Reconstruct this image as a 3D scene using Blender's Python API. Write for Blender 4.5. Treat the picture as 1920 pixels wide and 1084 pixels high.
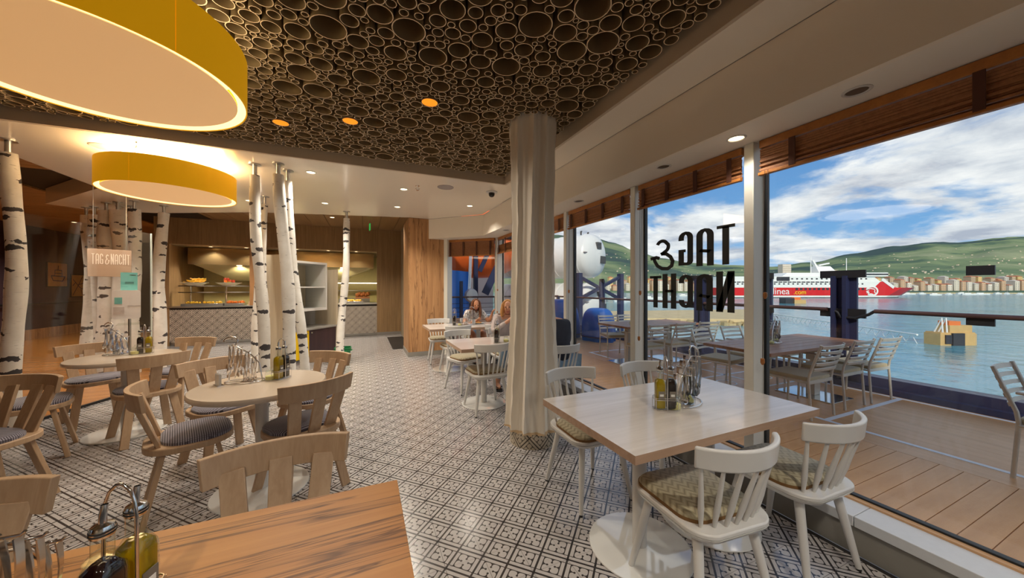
import bpy, bmesh, math, random
from mathutils import Vector, Matrix, noise
random.seed(11)
scn = bpy.context.scene
for _o in list(bpy.data.objects):
    bpy.data.objects.remove(_o)
COL = scn.collection
PI = math.pi
R_ = math.radians

# ------------------------------------------------------------------ camera
EYE = 1.432
YAW = 0.4115
cam_d = bpy.data.cameras.new('camera')
cam_d.sensor_width = 36.0
cam_d.lens = 638.5 / 1920 * 36.0
cam_d.shift_y = -3.3 / 1920
cam_d.clip_start = 0.02
cam_d.clip_end = 20000
cam = bpy.data.objects.new('camera', cam_d)
COL.objects.link(cam)
cam.location = (0, 0, EYE)
cam.rotation_euler = (PI / 2, 0, -YAW)
scn.camera = cam
scn.view_settings.view_transform = 'Standard'
scn.view_settings.look = 'None'
scn.view_settings.gamma = 1
scn.view_settings.use_curve_mapping = False
scn.view_settings.exposure = 0.68


# ------------------------------------------------------------------ node helper
class NT:
    def __init__(s, tree):
        s.t = tree
        s.n = tree.nodes
        s.l = tree.links

    def new(s, typ, **kw):
        n = s.n.new(typ)
        for k, v in kw.items():
            setattr(n, k, v)
        return n

    def put(s, sock, v):
        if v is None:
            return
        if isinstance(v, bpy.types.NodeSocket):
            s.l.new(v, sock)
        elif isinstance(v, (int, float)):
            if hasattr(sock.default_value, '__len__'):
                sock.default_value = [v] * len(sock.default_value)
            else:
                sock.default_value = v
        else:
            sock.default_value = (*v, 1.0) if (len(v) == 3 and len(sock.default_value) == 4) else v

    def m(s, op, a, b=None, c=None, clamp=False):
        n = s.new('ShaderNodeMath', operation=op)
        n.use_clamp = clamp
        s.put(n.inputs[0], a)
        s.put(n.inputs[1], b)
        s.put(n.inputs[2], c)
        return n.outputs[0]

    def v(s, op, a, b=None):
        n = s.new('ShaderNodeVectorMath', operation=op)
        s.put(n.inputs[0], a)
        s.put(n.inputs[1], b)
        return n.outputs[0]

    def sep(s, a):
        n = s.new('ShaderNodeSeparateXYZ')
        s.put(n.inputs[0], a)
        return n.outputs

    def comb(s, x, y, z):
        n = s.new('ShaderNodeCombineXYZ')
        for i, q in enumerate((x, y, z)):
            s.put(n.inputs[i], q)
        return n.outputs[0]

    def noise(s, vec, scale=5, detail=3, rough=.55, dist=0):
        n = s.new('ShaderNodeTexNoise')
        s.put(n.inputs['Vector'], vec)
        s.put(n.inputs['Scale'], scale)
        s.put(n.inputs['Detail'], detail)
        s.put(n.inputs['Roughness'], rough)
        s.put(n.inputs['Distortion'], dist)
        return n.outputs['Fac']

    def ramp(s, fac, stops, interp='LINEAR'):
        n = s.new('ShaderNodeValToRGB')
        s.put(n.inputs[0], fac)
        cr = n.color_ramp
        cr.interpolation = interp
        while len(cr.elements) < len(stops):
            cr.elements.new(.5)
        for e, (p, c) in zip(cr.elements, stops):
            e.position = p
            e.color = (*c, 1) if len(c) == 3 else c
        return n.outputs[0]

    def mix(s, fac, a, b):
        n = s.new('ShaderNodeMix', data_type='RGBA')
        s.put(n.inputs[0], fac)
        s.put(n.inputs[6], a)
        s.put(n.inputs[7], b)
        return n.outputs[2]

    def smooth(s, x, a, b):
        n = s.new('ShaderNodeMapRange', interpolation_type='SMOOTHSTEP')
        s.put(n.inputs[0], x)
        n.inputs[1].default_value = a
        n.inputs[2].default_value = b
        return n.outputs[0]

    def coord(s, which='Object'):
        return s.new('ShaderNodeTexCoord').outputs[which]

    def pos(s):
        return s.new('ShaderNodeNewGeometry').outputs['Position']

    def bump(s, h, strength=.3, dist=.01):
        n = s.new('ShaderNodeBump')
        s.put(n.inputs['Height'], h)
        n.inputs['Strength'].default_value = strength
        n.inputs['Distance'].default_value = dist
        return n.outputs[0]


def srgb(r, g, b):
    f = lambda c: (c / 255 / 12.92) if c / 255 <= .04045 else ((c / 255 + .055) / 1.055) ** 2.4
    return (f(r), f(g), f(b))


def mat(name, col=(.5, .5, .5), rough=.5, metal=0.0, spec=.5, trans=0.0, emit=None, estr=0.0, coat=0.0, sheen=0.0):
    m = bpy.data.materials.new(name)
    m.use_nodes = True
    b = m.node_tree.nodes['Principled BSDF']
    b.inputs['Base Color'].default_value = (*col, 1)
    b.inputs['Roughness'].default_value = rough
    b.inputs['Metallic'].default_value = metal
    b.inputs['Specular IOR Level'].default_value = spec
    b.inputs['Transmission Weight'].default_value = trans
    b.inputs['Coat Weight'].default_value = coat
    b.inputs['Sheen Weight'].default_value = sheen
    if emit:
        b.inputs['Emission Color'].default_value = (*emit, 1)
        b.inputs['Emission Strength'].default_value = estr
    return m


def nt(m):
    t = NT(m.node_tree)
    return t, m.node_tree.nodes['Principled BSDF']


def speckle(m, amt=.12, scale=40, bump=0.0):
    """slight natural variation of the base colour"""
    t, b = nt(m)
    c = b.inputs['Base Color'].default_value[:3]
    n = t.noise(t.coord(), scale, 4)
    t.put(b.inputs['Base Color'], t.mix(n, [x * (1 - amt) for x in c], [min(1, x * (1 + amt)) for x in c]))
    if bump:
        t.put(b.inputs['Normal'], t.bump(n, bump, .004))
    return m


def wood(name, c1, c2, axis=0, fine=60, rough=.45, dark=None, coord='Object', stretch=.06, coat=0.0, dscale=.16):
    m = mat(name, c1, rough, coat=coat)
    t, b = nt(m)
    co = t.coord(coord) if coord != 'World' else t.pos()
    sc = [fine] * 3
    sc[axis] = fine * stretch
    p = t.v('MULTIPLY', co, tuple(sc))
    n = t.noise(p, .35, 5, .6, .6)
    n2 = t.noise(p, 1.4, 3, .6, .2)
    f = t.m('ADD', t.m('MULTIPLY', n, .75), t.m('MULTIPLY', n2, .25))
    col = t.ramp(f, [(.3, c2), (.68, c1)])
    if dark:
        st = t.noise(p, dscale, 4, .62, 1.0)
        k = t.ramp(st, [(.515, (0, 0, 0)), (.545, (1, 1, 1)), (.565, (.25, .25, .25)), (.62, (0, 0, 0))])
        col = t.mix(t.m('MULTIPLY', t.sep(k)[0], .92), col, dark)
    t.put(b.inputs['Base Color'], col)
    t.put(b.inputs['Normal'], t.bump(n2, .08, .003))
    return m


def tile_pattern(m, u, v, white, dark):
    """printed encaustic tile: diamonds with a four-petal motif, u and v counted in tiles"""
    t, b = nt(m)
    p = t.m('ADD', u, v)
    q = t.m('SUBTRACT', u, v)
    ax = t.m('ABSOLUTE', t.m('SUBTRACT', t.m('FRACT', p), .5))
    ay = t.m('ABSOLUTE', t.m('SUBTRACT', t.m('FRACT', q), .5))
    mx = t.m('MAXIMUM', ax, ay)
    thick = t.m('GREATER_THAN', mx, .462)
    thA = t.m('LESS_THAN', t.m('ABSOLUTE', t.m('SUBTRACT', ax, .318)), .016)
    thB = t.m('MULTIPLY', t.m('LESS_THAN', t.m('ABSOLUTE', t.m('SUBTRACT', ay, .318)), .016), t.m('LESS_THAN', ax, .33))
    inner = t.m('LESS_THAN', mx, .31)
    px = t.m('POWER', t.m('ABSOLUTE', t.m('SUBTRACT', ax, .158)), 3.0)
    py = t.m('POWER', t.m('ABSOLUTE', t.m('SUBTRACT', ay, .158)), 3.0)
    petal = t.m('LESS_THAN', t.m('ADD', px, py), .142 ** 3)
    heart = t.m('LESS_THAN', t.m('ADD', ax, ay), .12)
    lightin = t.m('MAXIMUM', petal, heart)
    d1 = t.m('ADD', t.m('POWER', ax, 2.0), t.m('POWER', t.m('SUBTRACT', ay, .145), 2.0))
    d2 = t.m('ADD', t.m('POWER', ay, 2.0), t.m('POWER', t.m('SUBTRACT', ax, .145), 2.0))
    ball = t.m('LESS_THAN', t.m('MINIMUM', d1, d2), .042 ** 2)
    motif = t.m('MULTIPLY', inner, t.m('MAXIMUM', t.m('SUBTRACT', 1.0, lightin), ball))
    dk = t.m('MAXIMUM', t.m('MAXIMUM', thick, t.m('MAXIMUM', thA, thB)), motif)
    w = t.noise(t.pos(), 9, 4)
    wc = t.mix(w, [c * .9 for c in white], [c * 1.06 for c in white])
    t.put(b.inputs['Base Color'], t.mix(dk, wc, dark))
    return m


# ------------------------------------------------------------------ world: broken cloud over a harbour
world = bpy.data.worlds.new('sky')
scn.world = world
world.use_nodes = True
w = NT(world.node_tree)
bg = world.node_tree.nodes['Background']
d = w.coord('Generated')
dx, dy, dz = w.sep(d)[:3]
zz = w.m('MAXIMUM', dz, 0.0)
inv = w.m('DIVIDE', 1.0, w.m('ADD', zz, .16))
cp = w.comb(w.m('MULTIPLY', dx, inv), w.m('MULTIPLY', dy, inv), w.m('MULTIPLY', inv, .25))
n1 = w.noise(cp, 1.35, 8, .58, .35)
n2 = w.noise(w.v('ADD', cp, (3.1, 7.7, 0)), 2.6, 6, .6, .2)
cover = w.smooth(w.m('ADD', n1, w.m('MULTIPLY', w.m('SUBTRACT', .3, zz), .12)), .40, .56)
blue = w.ramp(zz, [(0, srgb(176, 205, 232)), (.12, srgb(120, 172, 222)), (.45, srgb(62, 120, 190)), (1, srgb(40, 84, 150))])
cloud = w.ramp(n2, [(.32, srgb(176, 184, 200)), (.5, srgb(222, 226, 232)), (.66, srgb(250, 250, 250))])
skyc = w.mix(cover, blue, cloud)
w.put(bg.inputs[0], skyc)
bg.inputs[1].default_value = 0.70

# sun: low afternoon sun from beyond the ship, blocked from the terrace by the superstructure
sun_d = bpy.data.lights.new('sun', 'SUN')
sun_d.energy = 2.0
sun_d.angle = R_(3)
sun_d.color = (1.0, .93, .8)
sun = bpy.data.objects.new('sun', sun_d)
COL.objects.link(sun)
sun.rotation_euler = Vector((.50, .70, -.50)).to_track_quat('-Z', 'Y').to_euler()


# ------------------------------------------------------------------ mesh helper
class MB:
    def __init__(s):
        s.v = []
        s.f = []
        s.mi = []
        s.cm = 0

    def add(s, vs, fs):
        o = len(s.v)
        s.v += [tuple(p) for p in vs]
        s.f += [tuple(i + o for i in f) for f in fs]
        s.mi += [s.cm] * len(fs)
        return s

    def box(s, x0, x1, y0, y1, z0, z1):
        vs = [(x, y, z) for z in (z0, z1) for y in (y0, y1) for x in (x0, x1)]
        return s.add(vs, [(0, 2, 3, 1), (4, 5, 7, 6), (0, 1, 5, 4), (2, 6, 7, 3), (0, 4, 6, 2), (1, 3, 7, 5)])

    def cbox(s, c, size, rot=None):
        M = rot.to_matrix() if hasattr(rot, 'to_matrix') else (rot or Matrix.Identity(3))
        c = Vector(c)
        vs = [c + M @ Vector((x * size[0] / 2, y * size[1] / 2, z * size[2] / 2)) for z in (-1, 1) for y in (-1, 1) for x in (-1, 1)]
        return s.add(vs, [(0, 2, 3, 1), (4, 5, 7, 6), (0, 1, 5, 4), (2, 6, 7, 3), (0, 4, 6, 2), (1, 3, 7, 5)])

    def bar(s, p, q, wd, th, side=(1, 0, 0), taper=1.0):
        """beam p->q; 'side' is the direction of its width"""
        p, q = Vector(p), Vector(q)
        ax = (q - p).normalized()
        sd = Vector(side)
        sd = (sd - ax * sd.dot(ax)).normalized()
        nn = ax.cross(sd)
        vs = []
        for c, k in ((p, 1.0), (q, taper)):
            for a, b in ((-1, -1), (1, -1), (1, 1), (-1, 1)):
                vs.append(c + sd * a * wd / 2 * k + nn * b * th / 2)
        return s.add(vs, [(3, 2, 1, 0), (4, 5, 6, 7), (0, 1, 5, 4), (1, 2, 6, 5), (2, 3, 7, 6), (3, 0, 4, 7)])

    def tube(s, pts, r, seg=8, closed=False, cap=True):
        pts = [Vector(p) for p in pts]
        n = len(pts)
        rs = r if isinstance(r, (list, tuple)) else [r] * n
        prev = None
        rings = []
        for i, p in enumerate(pts):
            a = pts[(i - 1) % n] if (closed or i > 0) else p
            b = pts[(i + 1) % n] if (closed or i < n - 1) else p
            tg = (b - a).normalized() if (b - a).length > 1e-9 else Vector((0, 0, 1))
            if prev is None:
                u = Vector((1, 0, 0)) if abs(tg.x) < .8 else Vector((0, 1, 0))
                u = (u - tg * u.dot(tg)).normalized()
            else:
                u = prev - tg * prev.dot(tg)
                u = u.normalized() if u.length > 1e-6 else tg.orthogonal().normalized()
            prev = u
            vv = tg.cross(u)
            rings.append([p + (u * math.cos(2 * PI * k / seg) + vv * math.sin(2 * PI * k / seg)) * rs[i] for k in range(seg)])
        vs = [q for rg in rings for q in rg]
        fs = []
        for i in range(n if closed else n - 1):
            a = i * seg
            b = ((i + 1) % n) * seg
            for k in range(seg):
                k2 = (k + 1) % seg
                fs.append((a + k, a + k2, b + k2, b + k))
        if cap and not closed:
            fs.append(tuple(reversed(range(seg))))
            fs.append(tuple(range((n - 1) * seg, n * seg)))
        return s.add(vs, fs)

    def lathe(s, prof, seg=24, c=(0, 0, 0), sq=None, sx=1, sy=1, close=False):
        """profile (r, z) round the z axis; sq: superellipse power for a squarish section"""
        vs = []
        for r, z in prof:
            for k in range(seg):
                a = 2 * PI * k / seg
                ca, sa = math.cos(a), math.sin(a)
                if sq:
                    q = (abs(ca) ** sq + abs(sa) ** sq) ** (-1 / sq)
                else:
                    q = 1
                vs.append((c[0] + r * q * ca * sx, c[1] + r * q * sa * sy, c[2] + z))
        fs = []
        n = len(prof)
        for i in range(n if close else n - 1):
            j = (i + 1) % n
            for k in range(seg):
                k2 = (k + 1) % seg
                fs.append((i * seg + k, i * seg + k2, j * seg + k2, j * seg + k))
        if not close:
            if prof[0][0] > 1e-6:
                fs.append(tuple(reversed(range(seg))))
            if prof[-1][0] > 1e-6:
                fs.append(tuple(range((n - 1) * seg, n * seg)))
        return s.add(vs, fs)

    def prism(s, poly, z0, z1, top=None):
        n = len(poly)
        tp = top or poly
        vs = [(x, y, z0) for x, y in poly] + [(x, y, z1) for x, y in tp]
        fs = [tuple(reversed(range(n))), tuple(range(n, 2 * n))]
        fs += [(i, (i + 1) % n, n + (i + 1) % n, n + i) for i in range(n)]
        return s.add(vs, fs)

    def grid(s, fn, nu, nv, closeu=False):
        vs = [fn(i / (nu if closeu else nu - 1), j / (nv - 1)) for j in range(nv) for i in range(nu)]
        fs = []
        for j in range(nv - 1):
            for i in range(nu if closeu else nu - 1):
                i2 = (i + 1) % nu
                fs.append((j * nu + i, j * nu + i2, (j + 1) * nu + i2, (j + 1) * nu + i))
        return s.add(vs, fs)

    def sphere(s, c, r, seg=12, rings=8, sx=1, sy=1, sz=1):
        prof = [(max(1e-7, math.sin(PI * i / rings)) * r, -math.cos(PI * i / rings) * r * sz) for i in range(rings + 1)]
        return s.lathe(prof, seg, c, sx=sx, sy=sy)

    def xform(s, M, start=0):
        s.v[start:] = [tuple(M @ Vector(p)) for p in s.v[start:]]
        return s

    def mesh(s, name, mats, smooth=None):
        me = bpy.data.meshes.new(name)
        me.from_pydata(s.v, [], s.f)
        for m in (mats if isinstance(mats, (list, tuple)) else [mats]):
            me.materials.append(m)
        if s.cm or any(s.mi):
            me.polygons.foreach_set('material_index', s.mi)
        bm = bmesh.new()
        bm.from_mesh(me)
        bmesh.ops.recalc_face_normals(bm, faces=bm.faces)
        bm.to_mesh(me)
        bm.free()
        if smooth:
            me.shade_smooth()
            me.set_sharp_from_angle(angle=R_(smooth))
        me.update()
        return me

    def build(s, name, mats, parent=None, smooth=None, bevel=0, bseg=2, loc=None):
        o = bpy.data.objects.new(name, s.mesh(name, mats, smooth))
        COL.objects.link(o)
        if parent is not None:
            o.parent = parent
        if loc:
            o.location = loc
        if bevel:
            md = o.modifiers.new('bevel', 'BEVEL')
            md.width = bevel
            md.segments = bseg
            md.limit_method = 'ANGLE'
            md.angle_limit = R_(40)
            o.data.shade_smooth()
            o.data.set_sharp_from_angle(angle=R_(50))
        return o


def empty(name, loc=(0, 0, 0), rz=0):
    o = bpy.data.objects.new(name, None)
    o.empty_display_size = .1
    COL.objects.link(o)
    o.location = loc
    o.rotation_euler = (0, 0, rz)
    return o


def tag(o, label, cat, group=None, kind=None):
    o['label'] = label
    if cat:
        o['category'] = cat
    if group:
        o['group'] = group
    if kind:
        o['kind'] = kind
    return o


def struct(o):
    o['kind'] = 'structure'
    return o


def lab(o, text):
    o['label'] = text
    return o


def children(o):
    return [c for c in bpy.data.objects if c.parent == o]


KIDS = {}


def copy_tree(o, parent=None):
    c = o.copy()
    COL.objects.link(c)
    c.parent = parent
    for ch in KIDS.setdefault(o.name, children(o)):
        copy_tree(ch, c)
    return c


def place(proto, first, loc, rz, label, cat, group):
    o = proto if first else copy_tree(proto)
    o.location = loc
    o.rotation_euler = (0, 0, rz)
    tag(o, label, cat, group)
    return o


def face(dx_, dy_):
    """rotation that turns local +Y to the direction (dx, dy)"""
    return math.atan2(-dx_, dy_)


def rrect(w_, h_, r, n=6):
    out = []
    for cx, cy, a0 in ((w_ / 2 - r, h_ / 2 - r, 0), (-w_ / 2 + r, h_ / 2 - r, 90), (-w_ / 2 + r, -h_ / 2 + r, 180), (w_ / 2 - r, -h_ / 2 + r, 270)):
        for k in range(n + 1):
            a = R_(a0 + 90 * k / n)
            out.append((cx + r * math.cos(a), cy + r * math.sin(a)))
    return out


def ribbon(mb, pts, wd, plane, closed=False):
    """flat mitred stroke along 2-D points; plane(u, v, k) gives the 3-D point on side k (0 back, 1 front)"""
    n = len(pts)
    L = []
    Rr = []
    for i in range(n):
        a = Vector(pts[(i - 1) % n]) if (closed or i > 0) else None
        b = Vector(pts[i])
        c = Vector(pts[(i + 1) % n]) if (closed or i < n - 1) else None
        d1 = (b - a).normalized() if a is not None else None
        d2 = (c - b).normalized() if c is not None else None
        d1 = d1 or d2
        d2 = d2 or d1
        n1, n2_ = Vector((-d1.y, d1.x)), Vector((-d2.y, d2.x))
        mm = (n1 + n2_)
        mm = mm.normalized() if mm.length > 1e-6 else n1
        k = min(2.0, 1 / max(.3, mm.dot(n1)))
        wv = wd[i] if isinstance(wd, (list, tuple)) else wd
        L.append(b + mm * wv / 2 * k)
        Rr.append(b - mm * wv / 2 * k)
    vs = []
    for k in (0, 1):
        for i in range(n):
            vs.append(plane(L[i].x, L[i].y, k))
            vs.append(plane(Rr[i].x, Rr[i].y, k))
    fs = []
    o = 2 * n
    for i in range(n if closed else n - 1):
        j = (i + 1) % n
        fs += [(2 * i, 2 * j, 2 * j + 1, 2 * i + 1), (o + 2 * i, o + 2 * i + 1, o + 2 * j + 1, o + 2 * j),
               (2 * i, o + 2 * i, o + 2 * j, 2 * j), (2 * i + 1, 2 * j + 1, o + 2 * j + 1, o + 2 * i + 1)]
    if not closed:
        fs += [(0, 1, o + 1, o), (2 * n - 2, o + 2 * n - 2, o + 2 * n - 1, 2 * n - 1)]
    mb.add(vs, fs)


def arc2(cx, cy, rx, ry, a0, a1, n=8):
    return [(cx + rx * math.cos(R_(a0 + (a1 - a0) * k / n)), cy + ry * math.sin(R_(a0 + (a1 - a0) * k / n))) for k in range(n + 1)]


def strokes(ch, w_=.44, s=.14):
    """tall condensed capitals, height 1, as centre lines"""
    h = s / 2
    x0, x1 = h, w_ - h
    r = (x1 - x0) / 2
    cx = w_ / 2
    if ch == 'T':
        return [[(0, 1 - h), (w_, 1 - h)], [(cx, 0), (cx, 1 - h)]]
    if ch == 'A':
        return [[(x0, 0), (x0, 1 - h - r)] + arc2(cx, 1 - h - r, r, r, 180, 0)[1:] + [(x1, 0)], [(x0, .36), (x1, .40)]]
    if ch == 'G':
        return [[(x1, .72), (x1, 1 - h - r)] + arc2(cx, 1 - h - r, r, r, 0, 180)[1:] + [(x0, h + r * .6)] + arc2(x0 + r * .6, h + r * .6, r * .6, r * .6, 180, 270)[1:] + [(x1, h), (x1, .44), (cx, .44)]]
    if ch == 'C':
        return [[(x1, .72), (x1, 1 - h - r)] + arc2(cx, 1 - h - r, r, r, 0, 180)[1:] + [(x0, h + r)] + arc2(cx, h + r, r, r, 180, 360)[1:] + [(x1, .26)]]
    if ch == 'H':
        return [[(x0, 0), (x0, 1)], [(x1, 0), (x1, 1)], [(x0, .5), (x1, .5)]]
    if ch == 'N':
        return [[(x0, 0), (x0, 1)], [(x1, 0), (x1, 1)], [(x0, .97), (x1, .03)]]
    if ch == '&':
        return [arc2(.52, .72, .15, .16, 20, 150, 8) + arc2(.50, .70, .16, .17, 160, 250, 6) + [(.50, .50), (.56, .47)],
                [(.54, .49), (.40, .47), (.28, .37), (.22, .24), (.25, .1), (.36, .02), (.52, .03), (.66, .12), (.74, .26), (.77, .36)],
                [(.60, .35), (.70, .39), (.88, .36)]]
    return []


def text_mesh(txt, size, depth):
    cu = bpy.data.curves.new('lettering', 'FONT')
    cu.body = txt
    cu.size = size
    cu.extrude = depth
    cu.resolution_u = 3
    o = bpy.data.objects.new('lettering', cu)
    COL.objects.link(o)
    bpy.context.view_layer.update()
    dg = bpy.context.evaluated_depsgraph_get()
    me = bpy.data.meshes.new_from_object(o.evaluated_get(dg))
    bpy.data.objects.remove(o)
    return me

# ------------------------------------------------------------------ materials
TX0, TY0, TS = .384, 2.525, .2
m_tile = mat('floor_tile', rough=.2, spec=.8)
_t, _b = nt(m_tile)
_x, _y, _z = _t.sep(_t.pos())[:3]
tile_pattern(m_tile, _t.m('DIVIDE', _t.m('SUBTRACT', _x, TX0), TS), _t.m('DIVIDE', _t.m('SUBTRACT', _y, TY0), TS), srgb(184, 179, 176), srgb(44, 41, 42))
m_ctile = mat('wall_tile', rough=.3)
_t, _b = nt(m_ctile)
_x, _y, _z = _t.sep(_t.pos())[:3]
tile_pattern(m_ctile, _t.m('DIVIDE', _x, TS), _t.m('DIVIDE', _z, TS), srgb(190, 178, 164), srgb(44, 38, 36))
m_grout = speckle(mat('grout', srgb(40, 36, 35), .8))
m_woodfloor = wood('plank_floor', srgb(190, 128, 62), srgb(150, 92, 40), 0, 30, .22)
m_ceil = mat('lacquered_ceiling', srgb(240, 230, 214), .16, spec=.5)
m_cove = mat('ceiling_cove', srgb(222, 214, 198), .5)
m_fascia = mat('fascia_paint', srgb(242, 233, 218), .5)
m_soffit = mat('soffit_paint', srgb(240, 234, 222), .45)
m_pit = mat('pit_paint', srgb(196, 180, 158), .6)
m_pipe = mat('pipe_bronze', srgb(150, 130, 98), .45, metal=.15)
m_rim = mat('pipe_cut_edge', srgb(238, 212, 176), .5)
m_amber = mat('amber_pipe', srgb(230, 160, 50), .4, emit=srgb(226, 148, 44), estr=.5)
m_white = mat('white_lacquer', srgb(210, 208, 204), .3, coat=.3)
m_mull = mat('mullion_white', srgb(226, 224, 214), .35)
m_gasket = mat('black_gasket', srgb(28, 32, 34), .5)
m_sill = speckle(mat('sill_stone', srgb(214, 216, 218), .4), .05, 30)
m_kerb = speckle(mat('kerb_concrete', srgb(140, 136, 128), .35), .18, 6)
m_oakstrip = wood('oak_strip', srgb(226, 184, 140), srgb(190, 144, 100), 1, 50)
m_oak = wood('oak_chair', srgb(192, 162, 130), srgb(168, 136, 104), 2, 70, .42)
m_pillarwood = wood('oak_pillar', srgb(208, 160, 110), srgb(160, 112, 70), 2, 34, .45, dark=srgb(120, 80, 48), stretch=.05, dscale=.3)
m_wallwood = wood('oak_wall', srgb(158, 128, 92), srgb(126, 98, 66), 2, 40, .5)
m_tabletop = wood('pale_table', srgb(220, 212, 204), srgb(200, 190, 180), 0, 46, .2, coat=.3)
m_tableedge = wood('table_edge', srgb(188, 156, 130), srgb(160, 128, 104), 0, 46, .35)
m_roundtop = mat('cream_top', srgb(200, 184, 166), .2)
m_zebra = wood('streaked_beech', srgb(194, 138, 78), srgb(164, 106, 52), 0, 40, .4, dark=srgb(84, 48, 22), stretch=.055, dscale=.32)
m_purple = wood('dark_panel', srgb(74, 54, 58), srgb(52, 40, 46), 2, 30, .4)
m_chrome = mat('chrome', (.72, .72, .72), .12, 1.0)
m_steel = mat('steel', (.55, .55, .54), .32, 1.0)
m_warmsteel = mat('hood_steel', srgb(190, 160, 110), .25, .9)
m_black = mat('black', srgb(24, 23, 23), .45)
m_navy = mat('navy_steel', srgb(40, 44, 74), .42)
m_blackmetal = mat('black_metal', srgb(34, 32, 34), .45)
m_railwood = wood('rail_wood', srgb(92, 64, 56), srgb(62, 42, 40), 1, 50, .4)
m_teak = wood('teak_deck', srgb(226, 168, 108), srgb(202, 144, 86), 0, 30, .42)
m_teak2 = wood('teak_deck_long', srgb(218, 164, 110), srgb(196, 142, 90), 1, 24, .38)
m_line = mat('white_paint', srgb(226, 230, 236), .5)
m_teaktable = wood('teak_table', srgb(166, 116, 84), srgb(124, 84, 60), 0, 50, .4)
m_alu = mat('powder_aluminium', srgb(206, 200, 188), .38, .35)
m_cush = speckle(mat('olive_cushion', srgb(176, 160, 124), .85, sheen=.3), .12, 90, .2)
m_amberwood = wood('blind_headrail', srgb(190, 124, 58), srgb(160, 98, 44), 1, 40, .4)
m_bamboo = wood('bamboo', srgb(178, 122, 78), srgb(138, 88, 54), 1, 120, .55)
m_tape = mat('blind_tape', srgb(84, 48, 34), .8)
m_cord = mat('blind_cord', srgb(60, 40, 32), .7)
m_yellow = mat('yellow_fabric', srgb(236, 178, 20), .7, emit=srgb(236, 166, 8), estr=.22)
m_diff = mat('lamp_diffuser', srgb(240, 214, 176), .6, emit=srgb(250, 186, 116), estr=.26)
m_glow = mat('lamp_rim_glow', srgb(255, 226, 160), .6, emit=(1.0, .76, .38), estr=.95)
m_bulb = mat('downlight_bulb', (1, .9, .7), .5, emit=(1.0, .78, .45), estr=3.5)
m_offbulb = mat('downlight_grille', srgb(120, 112, 104), .3, .5)
m_grey = mat('grey_plastic', srgb(160, 150, 148), .5)
m_cloth = mat('curtain', srgb(236, 228, 214), .75, sheen=.2)
m_hem = mat('curtain_hem', srgb(214, 186, 148), .8)
m_birchcut = speckle(mat('birch_cut', srgb(200, 180, 150), .8), .1, 60)


def glass(name, tint=(1, 1, 1), refl=1.45, amount=1.0):
    m = bpy.data.materials.new(name)
    m.use_nodes = True
    t = NT(m.node_tree)
    t.n.remove(t.n['Principled BSDF'])
    out = t.n['Material Output']
    lw = t.new('ShaderNodeLayerWeight')
    lw.inputs[0].default_value = .5
    f0 = ((refl - 1) / (refl + 1)) ** 2
    sch = t.m('ADD', f0, t.m('MULTIPLY', 1 - f0, t.m('POWER', lw.outputs['Facing'], 5.0)))
    tr = t.new('ShaderNodeBsdfTransparent')
    tr.inputs[0].default_value = (*tint, 1)
    gl = t.new('ShaderNodeBsdfGlossy')
    gl.inputs[1].default_value = .02
    gl.inputs[0].default_value = (1, 1, 1, 1)
    mx = t.new('ShaderNodeMixShader')
    t.put(mx.inputs[0], t.m('MULTIPLY', sch, amount))
    t.l.new(tr.outputs[0], mx.inputs[1])
    t.l.new(gl.outputs[0], mx.inputs[2])
    t.l.new(mx.outputs[0], out.inputs[0])
    return m


m_glass = glass('window_glass', (.97, .985, .98), 1.5, .8)
m_screen = glass('screen_glass', (.96, .96, .95), 1.5, 1.0)
m_vial = glass('bottle_glass', (.93, .95, .92), 1.45, 1.0)
m_railglass = glass('rail_glass', (.97, .985, .985), 1.4, .6)

# birch bark: chalky white, fine dashes and dark knots
m_birch = mat('birch_bark', srgb(222, 218, 208), .7)
_t, _b = nt(m_birch)
_rnd = _t.new('ShaderNodeObjectInfo').outputs['Random']
_c = _t.v('ADD', _t.coord(), _t.comb(_t.m('MULTIPLY', _rnd, 37.0), _t.m('MULTIPLY', _rnd, 11.0), _t.m('MULTIPLY', _rnd, 23.0)))
_n = _t.noise(_c, 9, 4)
_base = _t.mix(_n, srgb(206, 198, 186), srgb(238, 234, 226))
_dash = _t.noise(_t.v('MULTIPLY', _c, (14, 14, 110)), 1.0, 2, .5)
_d1 = _t.smooth(_dash, .66, .74)
_sc = _t.new('ShaderNodeVectorMath', operation='SCALE')
_t.put(_sc.inputs[0], _t.comb(_t.noise(_c, 16, 3), _t.noise(_t.v('ADD', _c, (5, 5, 5)), 16, 3), _t.noise(_t.v('ADD', _c, (9, 1, 3)), 12, 3)))
_sc.inputs['Scale'].default_value = .10
_vv = _t.v('MULTIPLY', _t.v('ADD', _c, _sc.outputs[0]), (6.0, 6.0, 8.0))
_vo = _t.new('ShaderNodeTexVoronoi', feature='F1')
_t.put(_vo.inputs['Vector'], _vv)
_vo.inputs['Scale'].default_value = 1.0
_vr = _t.sep(_vo.outputs['Color'])
_dz = _t.sep(_t.v('SUBTRACT', _vv, _vo.outputs['Position']))
_el = _t.m('ADD', _t.m('POWER', _t.m('MULTIPLY', _dz[2], 2.6), 2.0), _t.m('ADD', _t.m('POWER', _dz[0], 2.0), _t.m('POWER', _dz[1], 2.0)))
_rad = _t.m('MULTIPLY', _t.m('SUBTRACT', _vr[0], .28), .52)
_kn = _t.m('LESS_THAN', _el, _t.m('MAXIMUM', _rad, 0.0))
_col = _t.mix(_t.m('MULTIPLY', _d1, .55), _base, srgb(120, 112, 104))
_col = _t.mix(_kn, _col, _t.mix(_n, srgb(30, 28, 30), srgb(84, 78, 78)))
_t.put(_b.inputs['Base Color'], _col)
_t.put(_b.inputs['Normal'], _t.bump(_dash, .15, .004))

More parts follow.
